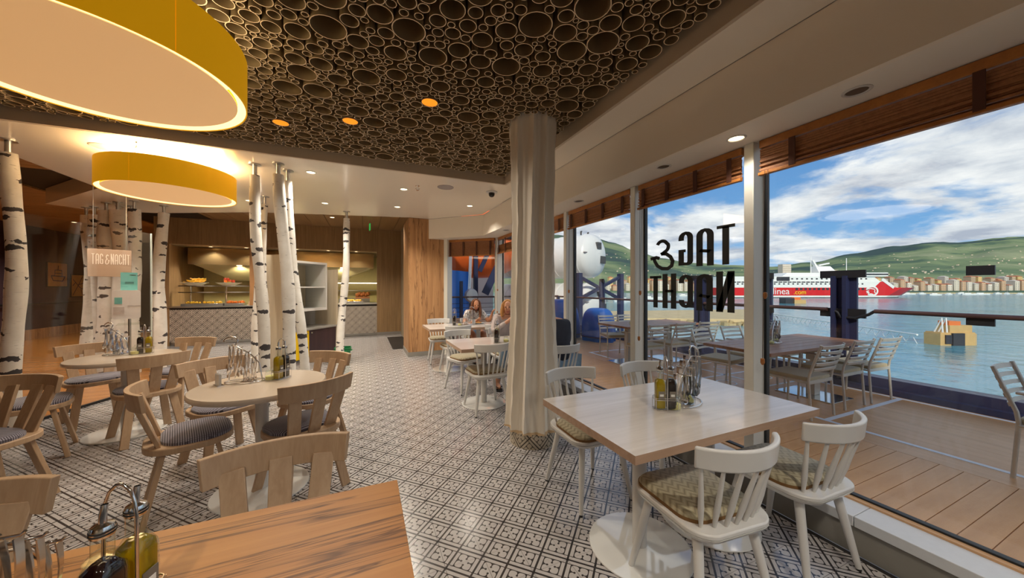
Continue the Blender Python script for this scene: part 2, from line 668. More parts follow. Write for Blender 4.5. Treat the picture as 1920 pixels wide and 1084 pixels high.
# striped seat cloth and woven diamond seat cloth
m_stripe = mat('striped_cloth', rough=.85, sheen=.3)
_t, _b = nt(m_stripe)
_x, _y, _z = _t.sep(_t.coord())[:3]
_s = _t.m('GREATER_THAN', _t.m('FRACT', _t.m('MULTIPLY', _y, 90)), .5)
_s2 = _t.m('GREATER_THAN', _t.m('FRACT', _t.m('MULTIPLY', _x, 120)), .72)
_t.put(_b.inputs['Base Color'], _t.mix(_t.m('MULTIPLY', _s, _t.m('SUBTRACT', 1.0, _t.m('MULTIPLY', _s2, .7))), srgb(62, 56, 66), srgb(150, 146, 158)))
m_weave = mat('woven_cloth', rough=.9, sheen=.3)
_t, _b = nt(m_weave)
_x, _y, _z = _t.sep(_t.coord())[:3]
_w = _t.m('PINGPONG', _t.m('MULTIPLY', _x, 34), 1.0)
_w2 = _t.m('FRACT', _t.m('ADD', _t.m('MULTIPLY', _y, 26), _t.m('MULTIPLY', _w, .9)))
_w3 = _t.m('ABSOLUTE', _t.m('SUBTRACT', _w2, .5))
_cc = _t.ramp(_w3, [(.05, srgb(112, 102, 80)), (.2, srgb(170, 160, 132)), (.48, srgb(196, 186, 158))])
_t.put(_b.inputs['Base Color'], _t.mix(_t.noise(_t.v('MULTIPLY', _t.coord(), (300, 60, 60)), 1, 2), _cc, srgb(150, 138, 108)))
m_piping = speckle(mat('cushion_piping', srgb(116, 84, 46), .9), .3, 120)

# ------------------------------------------------------------------ floor
S_, C_ = math.sin(YAW), math.cos(YAW)


def in_frame(x, y, z, mx=30):
    dd = x * S_ + y * C_
    if dd < .1:
        return False
    px = 960 + 638.5 * (x * C_ - y * S_) / dd
    py = 538.7 - 638.5 * (z - EYE) / dd
    return -mx < px < 1920 + mx and -mx < py < 1084 + mx


floor = MB().box(-9, 2.42, -4.5, 17.5, -.05, -.004).build('floor', m_grout)
struct(floor)


def wood_edge(y):
    if y < 5.25:
        return -3.25
    if y < 7.0:
        return -3.25 + (y - 5.25) * .30
    return -2.72 - (y - 7.0) * .48


tiles = []
for i in range(-30, 11):
    for j in range(-12, 43):
        cx, cy = TX0 + (i + .5) * TS, TY0 + (j + .5) * TS
        if cx < wood_edge(cy) - .1 or cx > 2.45 or cy > 10.95:
            continue
        tiles.append((cx, cy))
vis = [c for c in tiles if in_frame(c[0], c[1], 0, 0) and not (c[1] < 1.1 and c[0] < .1)]
vis.sort(key=lambda c: c[0] ** 2 + c[1] ** 2)
near = set(vis[:300])
g = TS / 2 - .0011
tile_me = MB().box(-g, g, -g, g, -.012, 0).mesh('floor_tile', m_tile)
rest = MB()
for c in tiles:
    if c in near:
        o = bpy.data.objects.new('floor_tile', tile_me)
        COL.objects.link(o)
        o.location = (c[0], c[1], 0)
        o.parent = floor
    else:
        x1 = min(c[0] + g, 2.418)
        rest.box(c[0] - g, x1, c[1] - g, c[1] + g, -.012, 0)
o = rest.build('floor_tiles', m_tile, floor)
o['kind'] = 'stuff'
poly = [(-9, -4.5), (-3.25, -4.5), (-3.25, 5.25), (-2.725, 7.0), (-4.6, 10.9), (-4.6, 17.5), (-9, 17.5)]
lab(MB().prism(poly, -.004, .003).build('plank_floor', m_woodfloor, floor), 'honey-coloured wooden floor beyond the glass screen')

# ------------------------------------------------------------------ ceilings
ZC = 2.867
cl = MB()
cl.box(1.84, 2.165, -4.5, 4.43, ZC, 3.3)
cl.box(-3.5, -3.3, -4.5, 4.43, ZC, 3.3)
cl.box(-3.3, 1.84, -4.5, .3, ZC, 3.3)
cl.prism([(-3.5, 4.43), (2.165, 4.43), (2.15, 6.37), (1.25, 7.28), (.89, 7.26), (-1.88, 7.93), (-3.6, 8.76), (-4.6, 9.0), (-5.0, 8.56), (-3.5, 6.9)], ZC, 3.13)
ceiling = struct(cl.build('ceiling', m_ceil))
struct(MB().box(-9, 2.9, -4.6, 7.9, 3.32, 3.5).box(-9, 1.3, 7.9, 17.6, 3.32, 3.5).build('roof', m_fascia))
pit = MB()
pit.box(-3.3, 1.84, .3, 4.43, 3.26, 3.3)
pit.box(1.815, 1.842, .3, 4.43, ZC + .002, 3.26)
pit.box(-3.302, -3.275, .3, 4.43, ZC + .002, 3.26)
pit.box(-3.275, 1.815, 4.405, 4.432, ZC + .002, 3.26)
pit.box(-3.275, 1.815, .298, .325, ZC + .002, 3.26)
struct(pit.build('trim_1', m_pit))
# window-side fascia, soffit
fa = MB()
fa.prism([(2.165, -4.5), (2.2, -4.5), (2.2, 6.39), (1.27, 7.31), (1.25, 7.28), (2.165, 6.37)], 2.45, ZC - .004)
struct(fa.build('trim_2', m_fascia))
so = MB()
so.prism([(2.2, -4.5), (2.70, -4.5), (2.70, 6.62), (1.75, 7.58), (1.27, 7.32), (2.2, 6.39)], 2.45, 2.5)
struct(so.build('trim_3', m_soffit))
# outer fascia over the windows (closes the room above the soffit)
struct(MB().box(2.66, 2.74, -4.6, 6.6, 2.5, 3.32).build('wall_right', m_white))
# back counter zone: panelled ceiling at 3.14 m
pc = MB().box(-9, 2.2, 7.2, 17.5, 3.17, 3.3).build('ceiling_back', m_black)
struct(pc)
m_cpanel = wood('ceiling_panel', srgb(150, 116, 76), srgb(122, 92, 58), 1, 30, .35)
pm = MB().box(-.205, .205, -1.7, 1.7, -.02, 0).mesh('ceiling_panel', m_cpanel)
for k in range(15):
    for jj in range(2):
        o = bpy.data.objects.new('ceiling_panel', pm)
        COL.objects.link(o)
        o.parent = pc
        o.location = (-4.85 + k * .42, 9.2 + jj * 3.42, 3.165)
sl = MB()
y = -4.4
while y < 17:
    sl.box(-8.9, -3.52 if y < 7 else -5.1, y, y + .145, 3.10, 3.13)
    y += .155
lc = struct(MB().box(-9, -3.5, -4.5, 17.5, 3.135, 3.17).build('ceiling_left', m_black))
o = sl.build('slats', wood('slat_ceiling', srgb(176, 136, 86), srgb(146, 108, 64), 0, 30, .35), lc)
o['kind'] = 'stuff'

# ------------------------------------------------------------------ walls
wb = MB()
YB = 10.9
wb.box(-4.6, 1.05, YB, YB + .12, 2.49, 3.17)
wb.box(-4.6, -4.32, YB, YB + .12, 0, 2.49)
wb.box(.37, 1.05, YB, YB + .12, 0, 2.49)
m_groove = wood('grooved_oak', srgb(158, 126, 86), srgb(124, 96, 62), 2, 40, .5, coord='World')
_t, _b = nt(m_groove)
_x = _t.sep(_t.pos())[0]
_fr = _t.m('GREATER_THAN', _t.m('FRACT', _t.m('MULTIPLY', _x, 18)), .16)
_t.put(_b.inputs['Normal'], _t.bump(_fr, .9, .012))
wall_back = struct(wb.build('wall_back', m_groove))
struct(MB().box(.37, 1.05, YB - .015, YB, 0, .09).build('baseboard_back', m_steel))
# corridor between the counter wall and the oak pillar
struct(MB().box(1.05, 1.12, 8.2, YB + .12, 0, 3.17).build('wall_corridor', mat('corridor_panel', srgb(150, 136, 112), .4)))
tag(MB().box(.62, 1.04, 8.3, 10.3, .001, .012).build('floor_mat', m_black), 'black ribbed mat on the floor beside the oak pillar', 'mat')
# oak pillar with stone skirting
pl = empty('oak_pillar', (1.2, 7.7, 0))
MB().box(-.35, .38, -.43, .5, .09, ZC - .002).build('cladding', m_pillarwood, pl, bevel=.004)
MB().box(-.36, .39, -.44, .5, 0, .09).build('skirting', m_kerb, pl)
tag(pl, 'square oak-clad pillar with grey skirting at the far end of the room', 'pillar')
# chamfered end wall under the fascia
struct(MB().prism([(1.58, 7.27), (1.64, 7.21), (1.78, 7.36), (1.70, 7.62), (1.58, 7.62)], 0, 2.45).build('wall_end', m_mull))
# left panelled wall and the rest of the room
struct(MB().box(-8.6, -8.3, -4.5, 17.5, .28, 3.32).build('wall_left', m_purple))
struct(MB().box(-8.6, -8.27, -4.5, 17.5, .003, .28).build('baseboard_left', m_pillarwood))
struct(MB().box(-8.6, -4.6, 17.3, 17.5, 0, 3.32).build('wall_far', mat('far_wall', srgb(120, 100, 84), .5)))
struct(MB().box(-4.62, -4.5, 11.02, 17.5, 0, 3.32).build('wall_kitchen_side', m_groove))
struct(MB().box(-8.6, 2.6, -4.65, -4.5, 0, 3.32).build('wall_behind', mat('rear_wall', srgb(206, 192, 170), .5)))
# kitchen shell
m_kwall = mat('kitchen_tile', srgb(214, 204, 150), .3)
struct(MB().box(-4.5, 1.12, 13.4, 13.5, 0, 3.3).build('wall_kitchen', speckle(m_kwall, .06, 12)))
struct(MB().box(-4.5, 1.12, 11.02, 13.4, 2.52, 2.58).build('ceiling_kitchen', mat('kitchen_ceiling', srgb(150, 130, 100), .35)))
struct(MB().box(1.05, 1.12, 11.02, 13.5, 0, 3.3).build('wall_kitchen_right', m_kwall))

# window sill kerb: concrete face, white stone top, oak strip
kb = MB().box(2.42, 2.60, -4.5, 6.55, 0, .15)
kb.prism([(2.42, 6.55), (2.60, 6.55), (1.78, 7.45), (1.64, 7.33)], 0, .15)
kerb = struct(kb.build('trim_4', m_kerb))
ys = [-4.5, -3.0, -1.7, -.35, .94, 2.25, 3.55, 4.85, 6.12]
for a, b in zip(ys, ys[1:]):
    MB().box(2.405, 2.585, a + .0015, b - .0015, .15, .205).build('sill_slab', m_sill, kerb, bevel=.003)
lab(MB().box(2.585, 2.625, -4.5, 6.5, .15, .215).build('oak_strip', m_oakstrip, kerb), 'narrow oak strip along the foot of the glass')
lab(MB().prism([(2.41, 6.12), (2.59, 6.12), (2.59, 6.56), (1.78, 7.45), (1.62, 7.31)], .151, .205).build('sill_slab', m_sill, kerb), 'corner slab of the window sill')

# windows: mullions between panes of glass at X = 2.63
MUL = [-3.9, -1.15, 1.54, 2.675, 3.94, 5.22, 6.55]
GX = 2.63


def blind(parent, loc, rz, L, drop, gap, label):
    """rolled-up bamboo blind, local X along the window"""
    b = empty('bamboo_blind', loc, rz)
    MB().box(-L / 2, L / 2, -.03, .03, -.055, -.002).build('headrail', m_amberwood, b, bevel=.004)
    sl_ = MB()
    n = int((drop - .055) / .0075)
    for k in range(n):
        z0 = -.058 - gap - k * .0075
        yo = .008 * math.sin(k * 1.7) + .006 * (k % 4)
        sl_.box(-L / 2 + .004, L / 2 - .004, -.012 - yo, -.008 - yo, z0 - .0125, z0)
    o_ = sl_.build('slats', m_bamboo, b)
    o_['kind'] = 'stuff'
    MB().box(-L / 2, L / 2, -.045, -.012, -drop - gap - .022, -drop - gap).build('bottom_rail', m_amberwood, b, bevel=.004)
    for u in (-.42, -.14, .14, .42) if L > .9 else (-.36, .05, .38):
        MB().box(u * L - .018, u * L + .018, -.048, -.044, -drop - gap - .01, -.058).build('tape', m_tape, b)
    if gap > .03:
        for u in (-.4, 0, .4):
            for zz_ in (.2, .5, .8):
                MB().tube([(u * L - .1, -.01, -.055 - gap * zz_), (u * L + .3 * L, -.01, -.055 - gap * zz_)], .0015, 4).build('loose_cord', m_cord, b)
    if rz > 1 and L > .9:
        c = MB()
        u0 = -L / 2 + .05
        c.tube([(u0, -.052, -drop), (u0 - .012, -.055, -1.5)], .0018, 5)
        c.tube([(u0 + .02, -.052, -drop), (u0 + .004, -.055, -1.05)], .0018, 5)
        co = c.build('pull_cord', m_cord, b)
        MB().lathe([(.003, 0), (.012, -.004), (.013, -.03), (.006, -.045), (.002, -.046)], 10, (u0 - .012, -.055, -1.5)).build('toggle', m_amberwood, co, smooth=50)
        MB().lathe([(.003, 0), (.012, -.004), (.013, -.03), (.006, -.045), (.002, -.046)], 10, (u0 + .004, -.055, -1.05)).build('toggle', m_amberwood, co, smooth=50)
    return tag(b, label, 'blind', 'bamboo blinds over the windows')


BL = {1: 'wide bamboo blind rolled up over the nearest window', 2: 'bamboo blind above the window with the black lettering',
      3: 'bamboo blind above the window between the pillar and the lettered window', 4: 'bamboo blind over the window just behind the curtained pillar',
      5: 'half-lowered bamboo blind left of the curtained pillar', 0: 'bamboo blind over the window beside the photographer'}
for i, (a, b) in enumerate(zip(MUL, MUL[1:])):
    wn = empty('window_%d' % (i + 1), (GX, (a + b) / 2, 0))
    struct(wn)
    hl = (b - a) / 2
    MB().box(-.006, .006, -hl + .04, hl - .04, .215, 2.45).build('pane', m_glass, wn)
    fr = MB()
    fr.box(-.13, .02, -hl - .033, -hl + .033, .205, 2.45)
    fr.build('mullion', m_mull, wn, bevel=.004)
    gk = MB()
    gk.box(-.012, .022, -hl + .033, -hl + .05, .215, 2.45)
    gk.box(-.012, .022, hl - .05, hl - .033, .215, 2.45)
    gk.box(-.012, .022, -hl + .05, hl - .05, .205, .225)
    gk.build('gasket', m_gasket, wn)
    if i:
        blind(None, (2.545, (a + b) / 2, 2.449), PI / 2 * 3, 2 * hl - .12, .225 if i < 4 else .22, 0.0 if i < 5 else .10, BL[i])
wn = struct(empty('window_7', (2.14, 7.0, 0), math.atan2(-.80, .86)))
# chamfer window, local X along the glass
CW = .60
MB().box(-CW, CW, -.006, .006, .21, 2.45).build('pane', m_glass, wn)
fr = MB()
fr.box(-CW - .03, -CW + .03, -.06, .06, .2, 2.45)
fr.build('mullion', m_mull, wn, bevel=.004)
fr = MB()
fr.box(CW - .03, CW + .05, -.07, .06, .2, 2.45)
fr.build('mullion', m_mull, wn, bevel=.004)
blind(None, (2.14 - .06, 7.0 - .06, 2.449), math.atan2(-.80, .86), CW * 2 - .1, .34, 0.0, 'bamboo blind over the angled window beside the oak pillar')
# corner post where the angled window meets the long window wall
struct(MB().box(2.5, 2.66, 6.5, 6.62, .205, 2.45).build('trim_5', m_mull))

# ------------------------------------------------------------------ pipe ceiling
pipe_root = empty('pipe_ceiling', (0, 2.4, 3.26))
tag(pipe_root, 'ceiling field of hanging bronze pipes of many widths', 'pipe ceiling')
PX0, PX1, PY0, PY1 = -3.24, 1.78, .36, 4.36
rp = random.Random(5)
cells = {}
circ = []
CS = .22


def gap_at(x, y):
    g_ = min(x - PX0, PX1 - x, y - PY0, PY1 - y)
    gx, gy = int(x // CS), int(y // CS)
    for i in range(gx - 1, gx + 2):
        for j in range(gy - 1, gy + 2):
            for (a, b, r) in cells.get((i, j), ()):
                g_ = min(g_, math.hypot(a - x, b - y) - r)
                if g_ < .012:
                    return g_
    return g_


def addc(x, y, r, kind=0):
    cells.setdefault((int(x // CS), int(y // CS)), []).append((x, y, r))
    circ.append((x, y, r, kind))


PILLAR = (1.46, 2.86)
cells.setdefault((int(PILLAR[0] // CS), int(PILLAR[1] // CS)), []).append((PILLAR[0], PILLAR[1], .215))
for ax_, ay_ in ((-.70, 3.74), (-.11, 3.45), (.50, 2.84)):
    addc(ax_, ay_, .068, 1)
for rmin, rmax, tries in ((.088, .100, 130), (.060, .072, 900), (.042, .052, 4200), (.027, .036, 42000), (.018, .024, 52000)):
    for _ in range(tries):
        x, y = rp.uniform(PX0, PX1), rp.uniform(PY0, PY1)
        g_ = gap_at(x, y)
        if g_ >= rmin + .001:
            addc(x, y, min(g_ - .001, rp.uniform(rmin, rmax) if rp.random() < .3 else rmax))
print('pipes', len(circ))


def pipe(mb, x, y, z, r, h, seg):
    t_ = .0035 + r * .02
    ri = r - t_
    vs = []
    for (rr, zz_) in ((r, z + h), (r, z), (ri, z), (ri, z + h)):
        for k in range(seg):
            a = 2 * PI * k / seg
            vs.append((x + rr * math.cos(a), y + rr * math.sin(a), zz_))
    mb.cm = 0
    fs = [(k, (k + 1) % seg, seg + (k + 1) % seg, seg + k) for k in range(seg)]
    mb.add(vs, fs)
    o_ = len(mb.v) - 4 * seg
    for b_ in (1, 2):
        mb.cm = 1 if b_ == 1 else 0
        for k in range(seg):
            k2 = (k + 1) % seg
            mb.f.append((o_ + b_ * seg + k, o_ + b_ * seg + k2, o_ + (b_ + 1) * seg + k2, o_ + (b_ + 1) * seg + k))
            mb.mi.append(mb.cm)
    mb.cm = 0


def pipe_size(c):
    dd = math.hypot(math.hypot(c[0], c[1]), 1.52)
    return c[2] / dd if in_frame(c[0], c[1], 2.95, 20) else 0


order = sorted(circ, key=pipe_size, reverse=True)
big = set(order[:300])
restp = MB()
for c in circ:
    z0 = 2.95 + rp.uniform(0, .012)
    if c[3]:
        continue
    if c in big:
        mb = MB()
        pipe(mb, 0, 0, z0 - 3.26, c[2], 3.255 - z0, 22)
        mb.build('pipe', [m_pipe, m_rim], pipe_root, smooth=50, loc=(c[0], c[1] - 2.4, 0))
    else:
        pipe(restp, c[0], c[1] - 2.4, z0 - 3.26, c[2], 3.255 - z0, 14 if c[2] > .04 else 10)
o = restp.build('pipes', [m_pipe, m_rim], pipe_root, smooth=50)
o['kind'] = 'stuff'
for n_, c in enumerate(q for q in circ if q[3]):
    dl = empty('amber_downlight', (c[0], c[1], 2.95))
    MB().lathe([(c[2], .30), (c[2], 0), (c[2] - .004, 0), (c[2] - .004, .30)], 24, close=True).build('pipe_housing', m_pipe, dl, smooth=50)
    MB().lathe([(c[2] - .0045, .003), (c[2] - .0045, .2), (c[2] - .006, .2), (c[2] - .006, .003)], 24, close=True).build('amber_liner', m_amber, dl, smooth=50)
    MB().lathe([(.001, .2), (.05, .2), (.05, .205), (.001, .205)], 16).build('lamp', m_amber, dl)
    tag(dl, ('amber-lit pipe lamp nearest the yellow drum lamp', 'amber-lit pipe lamp, middle of the three', 'amber-lit pipe lamp nearest the curtained pillar')[n_], 'downlight', 'amber pipe lamps in the ceiling')
    ld = bpy.data.lights.new('amber_light', 'SPOT')
    ld.energy = (42, 42, 20)[n_]
    ld.spot_blend = 1.0
    ld.color = (1, .90, .76)
    ld.spot_size = R_(140)
    ld.shadow_soft_size = .05
    lo = bpy.data.objects.new('amber_light', ld)
    COL.objects.link(lo)
    lo.location = (0, 0, -.01)
    lo.parent = dl


# ------------------------------------------------------------------ drum lamps
def drum(loc, r, h, label, watts):
    t_ = empty('drum_lamp', loc)
    for k in range(6):
        a0, a1 = 2 * PI * (k + .0012), 2 * PI * (k + .9988)
        n = 16
        mb = MB()
        vs = []
        for rr, z in ((r, 0), (r, h), (r - .006, h), (r - .006, 0)):
            vs += [(rr * math.cos((a0 + (a1 - a0) * q / n) / 6 + .35), rr * math.sin((a0 + (a1 - a0) * q / n) / 6 + .35), z) for q in range(n + 1)]
        fs = []
        for b_ in range(4):
            c_ = (b_ + 1) % 4
            fs += [(b_ * (n + 1) + q, b_ * (n + 1) + q + 1, c_ * (n + 1) + q + 1, c_ * (n + 1) + q) for q in range(n)]
        mb.add(vs, fs)
        mb.build('shade_panel', m_yellow, t_, smooth=40)
    MB().lathe([(r - .045, .012), (r - .045, .016)], 64).build('diffuser', m_diff, t_)
    MB().lathe([(r - .0065, .03), (r - .0065, .004), (r - .012, .004), (r - .045, .03)], 64, close=True).build('glowing_rim', m_glow, t_, smooth=40)
    MB().lathe([(r - .007, h - .02), (.05, h - .02), (.05, h - .012), (r - .007, h - .012)], 64, close=True).build('top_plate', m_glow, t_)
    for k in range(3):
        a = 2 * PI * k / 3
        MB().tube([(r * .6 * math.cos(a), r * .6 * math.sin(a), h - .02), (r * .6 * math.cos(a), r * .6 * math.sin(a), (2.945 if loc[1] < 4.4 else ZC) - loc[2])], .006, 6).build('suspension_wire', m_steel, t_)
    tag(t_, label, 'lamp', 'yellow drum lamps')
    ld = bpy.data.lights.new('drum_light', 'AREA')
    ld.shape = 'DISK'
    ld.size = r * 1.7
    ld.energy = watts
    ld.color = (1, .84, .62)
    lo = bpy.data.objects.new('drum_light', ld)
    COL.objects.link(lo)
    lo.location = (0, 0, .006)
    lo.parent = t_
    ud = bpy.data.lights.new('drum_uplight', 'AREA')
    ud.shape = 'DISK'
    ud.size = r * 1.6
    ud.energy = watts * (.7 if loc[1] < 4.4 else 3.2)
    ud.color = (1, .84, .60)
    uo = bpy.data.objects.new('drum_uplight', ud)
    COL.objects.link(uo)
    uo.location = (0, 0, h + .004)
    uo.rotation_euler = (PI, 0, 0)
    uo.parent = t_
    return t_


drum((-1.195, 2.307, 2.45), .59, .27, 'large yellow drum lamp hanging nearest the camera', 5)
drum((-1.95, 4.98, 2.45), .56, .27, 'yellow drum lamp over the left round table, beneath the pale ceiling', 6)


# ------------------------------------------------------------------ downlights and ceiling fittings
def downlight(loc, lit, label, watts=16, r=.05):
    t_ = empty('downlight', loc)
    MB().lathe([(r + .012, -.003), (r, -.006), (r - .004, 0), (r + .012, 0)], 24, close=True).build('trim_ring', m_white, t_, smooth=40)
    MB().lathe([(r - .004, -.001), (r - .004, .0)], 20).build('lens', m_bulb if lit else m_offbulb, t_)
    tag(t_, label, 'downlight', 'recessed ceiling downlights')
    if lit:
        ld = bpy.data.lights.new('spot', 'SPOT')
        ld.energy = watts
        ld.color = (1, .91, .78)
        ld.spot_size = R_(125)
        ld.spot_blend = .6
        ld.shadow_soft_size = .05
        lo = bpy.data.objects.new('spot', ld)
        COL.objects.link(lo)
        lo.location = (0, 0, -.02)
        lo.parent = t_
    return t_


DL = [(-.6, 4.9, 'downlight in the pale ceiling right of the four birch trunks'), (-.6, 6.6, 'downlight left of the lone leaning birch trunk top'),
      (.556, 6.39, 'downlight in the pale ceiling near the oak pillar top'), (.542, 5.2, 'downlight left of the sprinkler in the pale ceiling'),
      (1.72, 5.8, 'downlight under the dome camera near the window corner'), (-3.1, 6.2, 'downlight at the left edge of the pale ceiling'),
      (-1.73, 6.9, 'downlight behind the small drum lamp')]
for x, y, l in DL:
    downlight((x, y, ZC), True, l, 60 if y < 5.5 or x < 1 else 26)
for x, y in ((-2.8, -.6), (-.6, -.7), (1.0, -.6), (-2.8, -2.9), (1.0, -2.9), (2.0, .6), (2.0, -1.6), (2.0, 2.4), (2.0, 4.0)):  # added downlights out of view, there to lift the room's general light
    if x < 1.9:
        downlight((x, y, ZC), True, 'added unseen downlight in the ceiling behind the camera', 80)
SL = [(2.345, .903, False, 'unlit eyeball downlight over the nearest window'), (2.335, 1.52, True, 'lit downlight in the soffit by the lettered window'),
      (2.32, 2.12, False, 'small unlit downlight over the lettered window'), (2.33, 3.37, False, 'unlit downlight in the soffit right of the pillar'),
      (2.33, 4.4, True, 'lit downlight in the soffit just right of the curtained pillar'), (2.33, 5.6, False, 'unlit downlight in the soffit left of the pillar')]
for x, y, l, t_ in SL:
    downlight((x, y, 2.45), l, t_, 9, .048)
for x, y, l in ((-4.6, 6.2, 'downlight in the slatted ceiling at left'), (-5.9, 8.4, 'downlight farther along the slatted ceiling'), (-5.2, 11.6, 'downlight in the slatted ceiling before the dark wall'), (-6.8, 12.5, 'downlight in the slatted ceiling by the framed pictures')):
    downlight((x, y, 3.10), True, l, 110)
for x, y, l in ((-3.3, 9.6, 'downlight in the panelled ceiling above the tiled counter'), (-1.9, 9.2, 'downlight in the panelled ceiling behind the birch group'), (-.7, 9.4, 'downlight in the panelled ceiling left of the leaning birch'), (.6, 8.6, 'downlight in the panelled ceiling beside the oak pillar')):
    downlight((x, y, 3.143), True, l, 85)
for x, y, l in ((-3.75, 11.6, 'leftmost lamp over the food counter'), (-2.95, 11.5, 'second lamp over the food counter'), (-1.75, 11.4, 'third lamp over the food counter'), (-.95, 11.4, 'fourth lamp over the food counter'), (-.2, 11.4, 'rightmost lamp over the food counter')):
    downlight((x, y, 2.519), True, l, 55)


def sprinkler(loc, label):
    t_ = empty('sprinkler', loc)
    MB().lathe([(.001, 0), (.03, 0), (.03, -.006), (.001, -.006)], 16).build('rosette', m_chrome, t_)
    MB().lathe([(.008, -.006), (.008, -.05), (.012, -.052), (.012, -.06), (.004, -.06)], 12).build('body', m_chrome, t_)
    mb = MB()
    for s in (-1, 1):
        mb.tube([(.01 * s, 0, -.03), (.03 * s, 0, -.04), (.004 * s, 0, -.066)], .003, 6)
    mb.lathe([(.001, -.066), (.02, -.066), (.02, -.069), (.001, -.069)], 12)
    mb.build('deflector', m_chrome, t_)
    tag(t_, label, 'sprinkler', 'ceiling sprinklers')


sprinkler((-2.05, 4.56, ZC), 'chrome ceiling sprinkler above the small yellow drum lamp')
sprinkler((.70, 4.94, ZC), 'chrome ceiling sprinkler left of the round ceiling speaker')
for (x, y, l) in ((-2.42, 4.86, 'round grey ceiling speaker at the left above the small drum lamp'), (1.08, 4.86, 'round grey ceiling speaker left of the dome camera')):
    sp = empty('ceiling_speaker', (x, y, ZC))
    MB().lathe([(.115, 0), (.115, -.004), (.105, -.006), (.105, 0)], 32, close=True).build('ring', m_grey, sp, smooth=40)
    MB().lathe([(.105, -.003), (.105, -.001)], 32).build('grille', m_grey, sp)
    tag(sp, l, 'speaker', 'ceiling speakers')
cm = empty('dome_camera', (1.77, 4.82, ZC))
MB().lathe([(.001, 0), (.085, 0), (.085, -.012), (.06, -.018), (.001, -.018)], 28).build('base', m_white, cm, smooth=40)
MB().lathe([(.045, -.018), (.045, -.04), (.04, -.06), (.025, -.075), (.001, -.08)], 24).build('dome', mat('smoked_dome', srgb(26, 26, 28), .08), cm, smooth=60)
tag(cm, 'small black dome camera on the pale ceiling beside the pillar', 'camera')

# ------------------------------------------------------------------ curtained pillar
cpil = empty('curtained_pillar', (PILLAR[0], PILLAR[1], 0))
m_ptile = mat('pillar_tile', rough=.3)
_t, _b = nt(m_ptile)
_x, _y, _z = _t.sep(_t.coord())[:3]
_ang = _t.m('ARCTAN2', _y, _x)
tile_pattern(m_ptile, _t.m('MULTIPLY', _ang, 1.15), _t.m('DIVIDE', _z, .2), srgb(196, 184, 164), srgb(70, 62, 54))
MB().lathe([(.215, 0), (.215, .13), (.12, .14), (.12, 3.2)], 40).build('core', m_ptile, cpil, smooth=40)


def cloth(u, v):
    a = 2 * PI * u
    z = .135 + (3.13 - .135) * v
    prof = [(.0, .238), (.12, .222), (.35, .188), (.62, .178), (.85, .192), (.97, .208), (1, .20)]
    for (p0, r0), (p1, r1) in zip(prof, prof[1:]):
        if p0 <= v <= p1:
            rr = r0 + (r1 - r0) * (v - p0) / (p1 - p0)
    tw = a * 11 - v * 3.0 + .7 * math.sin(a * 2 + 1) + .35 * math.sin(a * 5 + v * 3)
    fold = (1.1 - 2.4 * abs(math.sin(tw / 2)) ** .7 + .25 * math.cos(tw * 2 + 1)) * (.026 - .006 * v)
    if v > .955:
        fold *= 1.25
    r = rr + fold
    if v == 0:
        z += .012 * math.cos(tw) - .01
    return (r * math.cos(a), r * math.sin(a), z)


MB().grid(cloth, 260, 60, True).build('curtain', m_cloth, cpil, smooth=80)
hm = MB().grid(lambda u, v: tuple(Vector(cloth(u, v * .006)) + Vector((math.cos(2 * PI * u) * .0025, math.sin(2 * PI * u) * .0025, 0))), 260, 3, True)
hm.build('hem', m_hem, cpil, smooth=80)
hm = MB().grid(lambda u, v: tuple(Vector(cloth(u, .955 + v * .008)) + Vector((math.cos(2 * PI * u) * .002, math.sin(2 * PI * u) * .002, 0))), 260, 2, True)
hm.build('stitched_band', m_hem, cpil, smooth=80)
tag(cpil, 'round pillar wrapped in a white pleated curtain on a tiled foot', 'pillar')


# ------------------------------------------------------------------ birch trunks
def trunk(top, foot, r, label, ztop=ZC, gap=.12, seed=0):
    rt = random.Random(seed)
    t_ = empty('birch_trunk', (foot[0], foot[1], 0))
    tp = Vector((top[0] - foot[0], top[1] - foot[1], ztop - gap))
    n = 26
    pts, rs = [], []
    a0, a1 = rt.uniform(0, 6), rt.uniform(0, 6)
    for k in range(n + 1):
        s = k / n
        b = math.sin(PI * s) * .035
        pts.append((tp.x * s + b * math.sin(a0 + s * 4) , tp.y * s + b * math.cos(a1 + s * 3), tp.z * s))
        rs.append(r * (1.12 - .24 * s) * (1 + .05 * math.sin(s * 17 + a0) + .03 * math.sin(s * 31 + a1)))
    MB().tube(pts, rs, 20).build('bark', m_birch, t_, smooth=50)
    MB().tube([(tp.x, tp.y, tp.z - .01), (tp.x, tp.y, ztop - .01)], .022, 12).build('steel_rod', m_steel, t_, smooth=50)
    MB().lathe([(.001, -.012), (.06, -.012), (.06, 0), (.001, 0)], 24, (tp.x, tp.y, ztop)).build('ceiling_flange', m_steel, t_)
    tag(t_, label, 'tree trunk', 'birch trunks')
    return t_


TR = [((-3.17, 5.0), (-3.17, 5.02), .068, 'thick birch trunk at the left edge of the picture', ZC),
      ((-1.159, 4.84), (-1.10, 4.95), .058, 'leftmost birch trunk of the group behind the middle round table', ZC),
      ((-.905, 4.71), (-.80, 4.80), .066, 'stoutest birch trunk of the group behind the middle round table', ZC),
      ((-.85, 4.94), (-.66, 5.0), .05, 'rightmost birch trunk of the group behind the middle round table', ZC),
      ((-1.43, 6.5), (-1.36, 6.2), .05, 'thin birch trunk farther back in the middle group', ZC),
      ((-1.58, 7.0), (-1.60, 6.75), .06, 'rearmost birch trunk of the middle group', ZC),
      ((-.291, 7.18), (-.40, 7.05), .062, 'lone leaning birch trunk beside the green bin', ZC),
      ((-3.22, 7.95), (-3.27, 7.9), .085, 'slim birch trunk before the tiled counter, right of the glass screen', ZC)]
for k, (a, b, r, l, zt) in enumerate(TR):
    trunk(a, b, r, l, zt, .13, k)
